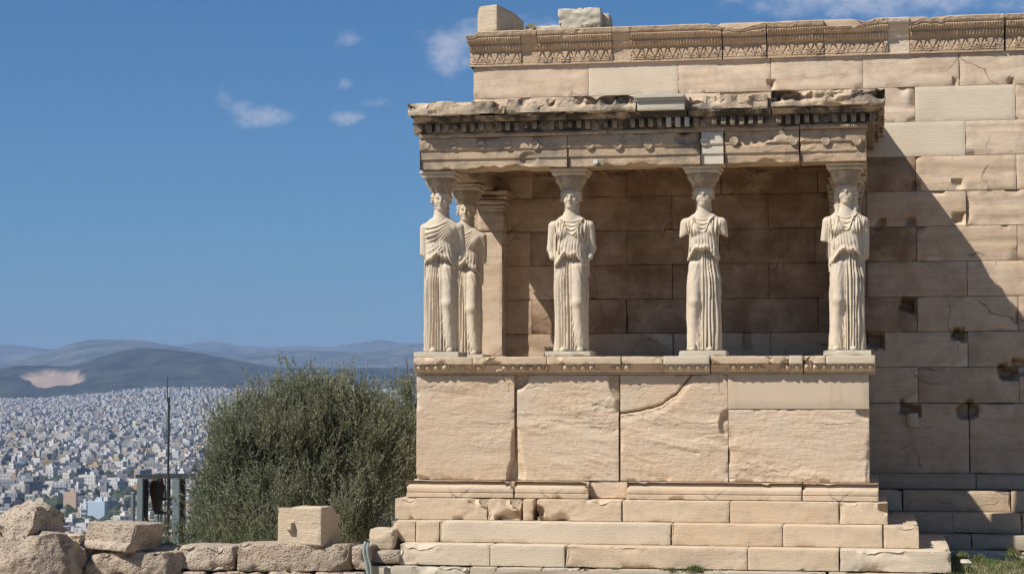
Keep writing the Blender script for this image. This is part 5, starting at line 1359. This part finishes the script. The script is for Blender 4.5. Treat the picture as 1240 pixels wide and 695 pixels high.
def olive_tree(name, label, base, blobs, n_twig, seed, lpt=17, limbs=9, twig_len=.27):
    g = np.random.default_rng(seed)
    root = empty(name, base, label, 'tree')
    bl = np.array(blobs, float)                       # x, y, z, rx, ry, rz
    vol = bl[:, 3]*bl[:, 4]*bl[:, 5]; nc = n_twig//40; ch = g.choice(len(bl), nc, p=vol/vol.sum())
    v = g.normal(size=(nc, 3)); v /= np.linalg.norm(v, axis=1)[:, None]; r = g.random(nc)**(1/2.9)
    CP = bl[ch, :3]+v*r[:, None]*bl[ch, 3:]; CR = .09+.14*g.random(nc); CT = g.random(nc)
    k = np.repeat(np.arange(nc), 36); v = v[k]; r = r[k]
    P = CP[k]+np.clip(g.normal(size=(len(k), 3)), -1.7, 1.7)*CR[k][:, None]*np.array([.8, .8, 1.15])
    CD = g.normal(size=(nc, 3))*.28
    D = v*.5*r[:, None]+CD[k]+np.array([0, 0, .9])+g.normal(size=P.shape)*.30; D /= np.linalg.norm(D, axis=1)[:, None]
    L = twig_len*(.5+g.random(len(P)))
    t = (np.arange(lpt)+.5)/lpt; n = len(P)
    tt = np.tile(t, n); base_ = np.repeat(P, lpt, 0)+np.repeat(D*L[:, None], lpt, 0)*tt[:, None]
    ld = np.repeat(D, lpt, 0)*.95+g.normal(size=(n*lpt, 3))*.42; ld /= np.linalg.norm(ld, axis=1)[:, None]
    tint = np.clip(np.repeat(g.random(n)*.35+CT[k]*.65, lpt)+g.normal(size=n*lpt)*.15, 0, 1)
    V, F, T = leaves(base_, ld, .055*(.6+.7*g.random(n*lpt)), .015*(.7+.6*g.random(n*lpt)), g, tint)
    MB().add(V, F, T).build('crown', M_olive, root, base, smooth=False)
    # trunk and limbs reaching into the crown
    S = MB(); b = np.array(base); c = bl[:, :3].mean(0)
    V, F = tube([b, b+(0.05, 0, .4), b+(.0, .05, .9), b+(0, 0, 1.4)], [.20, .16, .14, .12], 10)
    tr = MB().add(V, F).build('trunk', M_bark, root, base)
    for k in range(limbs):
        q = bl[k % len(bl), :3]+g.normal(size=3)*bl[k % len(bl), 3:]*.35; s = b+np.array([0, 0, .5+.9*g.random()]); m_ = (s+q)/2+g.normal(size=3)*.15
        V, F = tube([s, (s+m_)/2+g.normal(size=3)*.05, m_, (m_+q)/2+g.normal(size=3)*.08, q, q+(q-m_)*.12+np.array([0, 0, .08])], [.07, .055, .042, .03, .016, .006], 6); S.add(V, F)
    for q in CP[::5]:
        s = bl[np.argmin(np.linalg.norm(bl[:, :3]-q, axis=1)), :3]-np.array([0, 0, .3]); V, F = tube([s, (s+q)/2+g.normal(size=3)*.08, q, q+(q-s)*.15+np.array([0, 0, .12])], [.020, .015, .009, .004], 5); S.add(V, F)
    S.build('limbs', M_bark, root, base)
    return root
def blob(px, py, Y, rx, rz, ry=None):
    p = at(px, py, Y); k = (Y+26)/FPX; return (p[0], p[1], p[2]-9*k, .86*rx*k, .86*(ry or rx)*k, .84*rz*k)
OY = 5.5
bs = [blob(360, 560, OY, 95, 80), blob(306, 524, OY, 44, 42), blob(286, 556, OY, 40, 44), blob(440, 512, OY, 34, 40), blob(462, 530, OY, 32, 40), blob(412, 490, OY, 30, 30), blob(322, 500, OY, 30, 28), blob(455, 530, OY, 40, 42), blob(264, 600, OY, 34, 40), blob(345, 502, OY, 48, 38), blob(382, 492, OY, 50, 38), blob(300, 530, OY-.3, 55, 55), blob(272, 595, OY-.2, 45, 46), blob(286, 575, OY-.2, 42, 44), blob(275, 625, OY-.5, 42, 35), blob(430, 520, OY, 50, 60), blob(460, 560, OY, 42, 55), blob(440, 610, OY-.2, 50, 50),
      blob(330, 620, OY-.8, 70, 55), blob(400, 625, OY-.8, 55, 50), blob(420, 500, OY+.2, 26, 34), blob(300, 508, OY+.1, 26, 30)]
bt = at(365, 700, OY); olive_tree('olive_tree', 'large bushy grey-green olive tree filling the gap left of the porch', (bt[0], OY, -5.2), bs, 21000, 4)
OY2 = 8.
bs = [blob(492, 500, OY2, 26, 40), blob(505, 560, OY2, 34, 50), blob(482, 545, OY2, 16, 30), blob(520, 610, OY2, 50, 50), blob(494, 452, OY2, 13, 22), blob(500, 480, OY2, 18, 30), blob(476, 505, OY2, 8, 16)]
bt = at(510, 720, OY2); olive_tree('olive_tree', 'second olive tree mostly hidden behind the left side of the porch', (bt[0], OY2, -5.4), bs, 3000, 9, limbs=5, twig_len=.26)

WEEDS = MB()
def tuft(px, py, Y, w, h, n, seed, lean=.35, depth=.3):
    g = np.random.default_rng(seed); p = at(px, py, Y); k = (Y+26)/FPX
    x = p[0]+g.normal(size=n)*w*k*.45; y = Y+g.normal(size=n)*depth*.5; z = np.full(n, p[2])
    P = np.c_[x, y, z]; D = g.normal(size=(n, 3))*lean+np.array([0, 0, 1.]); D /= np.linalg.norm(D, axis=1)[:, None]
    L = h*k*(.4+.8*g.random(n))*np.exp(-((x-p[0])/(w*k*.6))**2); WEEDS.add(*leaves(P, D, np.maximum(L, .02), .007+.012*g.random(n), g, g.random(n)))
# undergrowth behind the low wall
g = np.random.default_rng(3)
n = 9000; X = g.uniform(at(196, 660, 1.)[0], at(400, 660, 1.)[0], n); Y = g.uniform(-.55, 2.6, n); hgt = (.35+.9*fbm(X*1.2, Y*1.2, X*0, 4, 3))*np.clip(1.25-np.abs(X-at(235, 650, 1.)[0])/2.2, .25, 1)
Zb = np.full(n, -2.55)+.0*X; zt = -1.80+(hgt-.7)*.30
Pz = np.c_[X, Y, Zb+g.random(n)*(zt-Zb)]; D = g.normal(size=(n, 3))*.4+np.array([0, 0, 1.]); D /= np.linalg.norm(D, axis=1)[:, None]
V, F, T = leaves(Pz, D, .035+.06*g.random(n), .010+.010*g.random(n), g, g.random(n)); o = MB().add(V, F, T).build('undergrowth', leaf_mat('weed_leaf', (.08, .10, .045), (.17, .18, .09), (.14, .15, .08)), None, (-8.5, 1, -3.), smooth=False); o['kind'] = 'stuff'
# weeds along the foot of the steps
for (px, w, h, n, s_) in [(842, 22, 8, 420, 1), (812, 16, 5, 160, 2), (745, 9, 5, 70, 3), (709, 5, 5, 40, 4), (583, 18, 4, 110, 5), (548, 9, 3, 50, 6), (972, 6, 4, 40, 7), (300, 10, 4, 40, 8), (205, 20, 6, 120, 9)]:
    tuft(px, 691 if px > 320 else 660, -1.16, w, h, n, s_, depth=.05)
# grass on the right, in the corner of the wall and steps
n = 52000; X = g.uniform(.75, 7.5, n); Y = g.uniform(-5., 1.9, n)
dn_ = fbm(X*1.3, Y*1.3, X*0, 6, 4); k = (dn_ > .40)
X, Y = X[k], Y[k]; n = len(X); Z = ground_z(X, Y)-.01
D = g.normal(size=(n, 3))*.45+np.array([0, 0, 1.]); D /= np.linalg.norm(D, axis=1)[:, None]
V, F, T = leaves(np.c_[X, Y, Z], D, .03+.10*g.random(n)**2, .006+.006*g.random(n), g, g.random(n)); o = MB().add(V, F, T).build('grass', M_grass, None, (3, 0, -2.2), smooth=False); o['kind'] = 'stuff'
for (px, py, h, w, s_, Yq) in [(1187, 679, 9, 14, 21, .6), (1228, 672, 9, 14, 22, .6), (1203, 682, 7, 18, 23, -.2), (1165, 672, 6, 10, 24, .9)]:
    tuft(px, py, Yq, w, h, 260, s_)
o = WEEDS.build('weeds', M_grass, None, (0, -1, -2.2), smooth=False); o['kind'] = 'stuff'
stone_thing('rubble_stone', 'pale flat stone lying in the grass right of the steps', 'rock', px_box(1164, 1178, 679, 684, -.6, .35), 97, M_grey, .01, .03, .03, fn=lumpy(50, .02, 4), tint=.95)
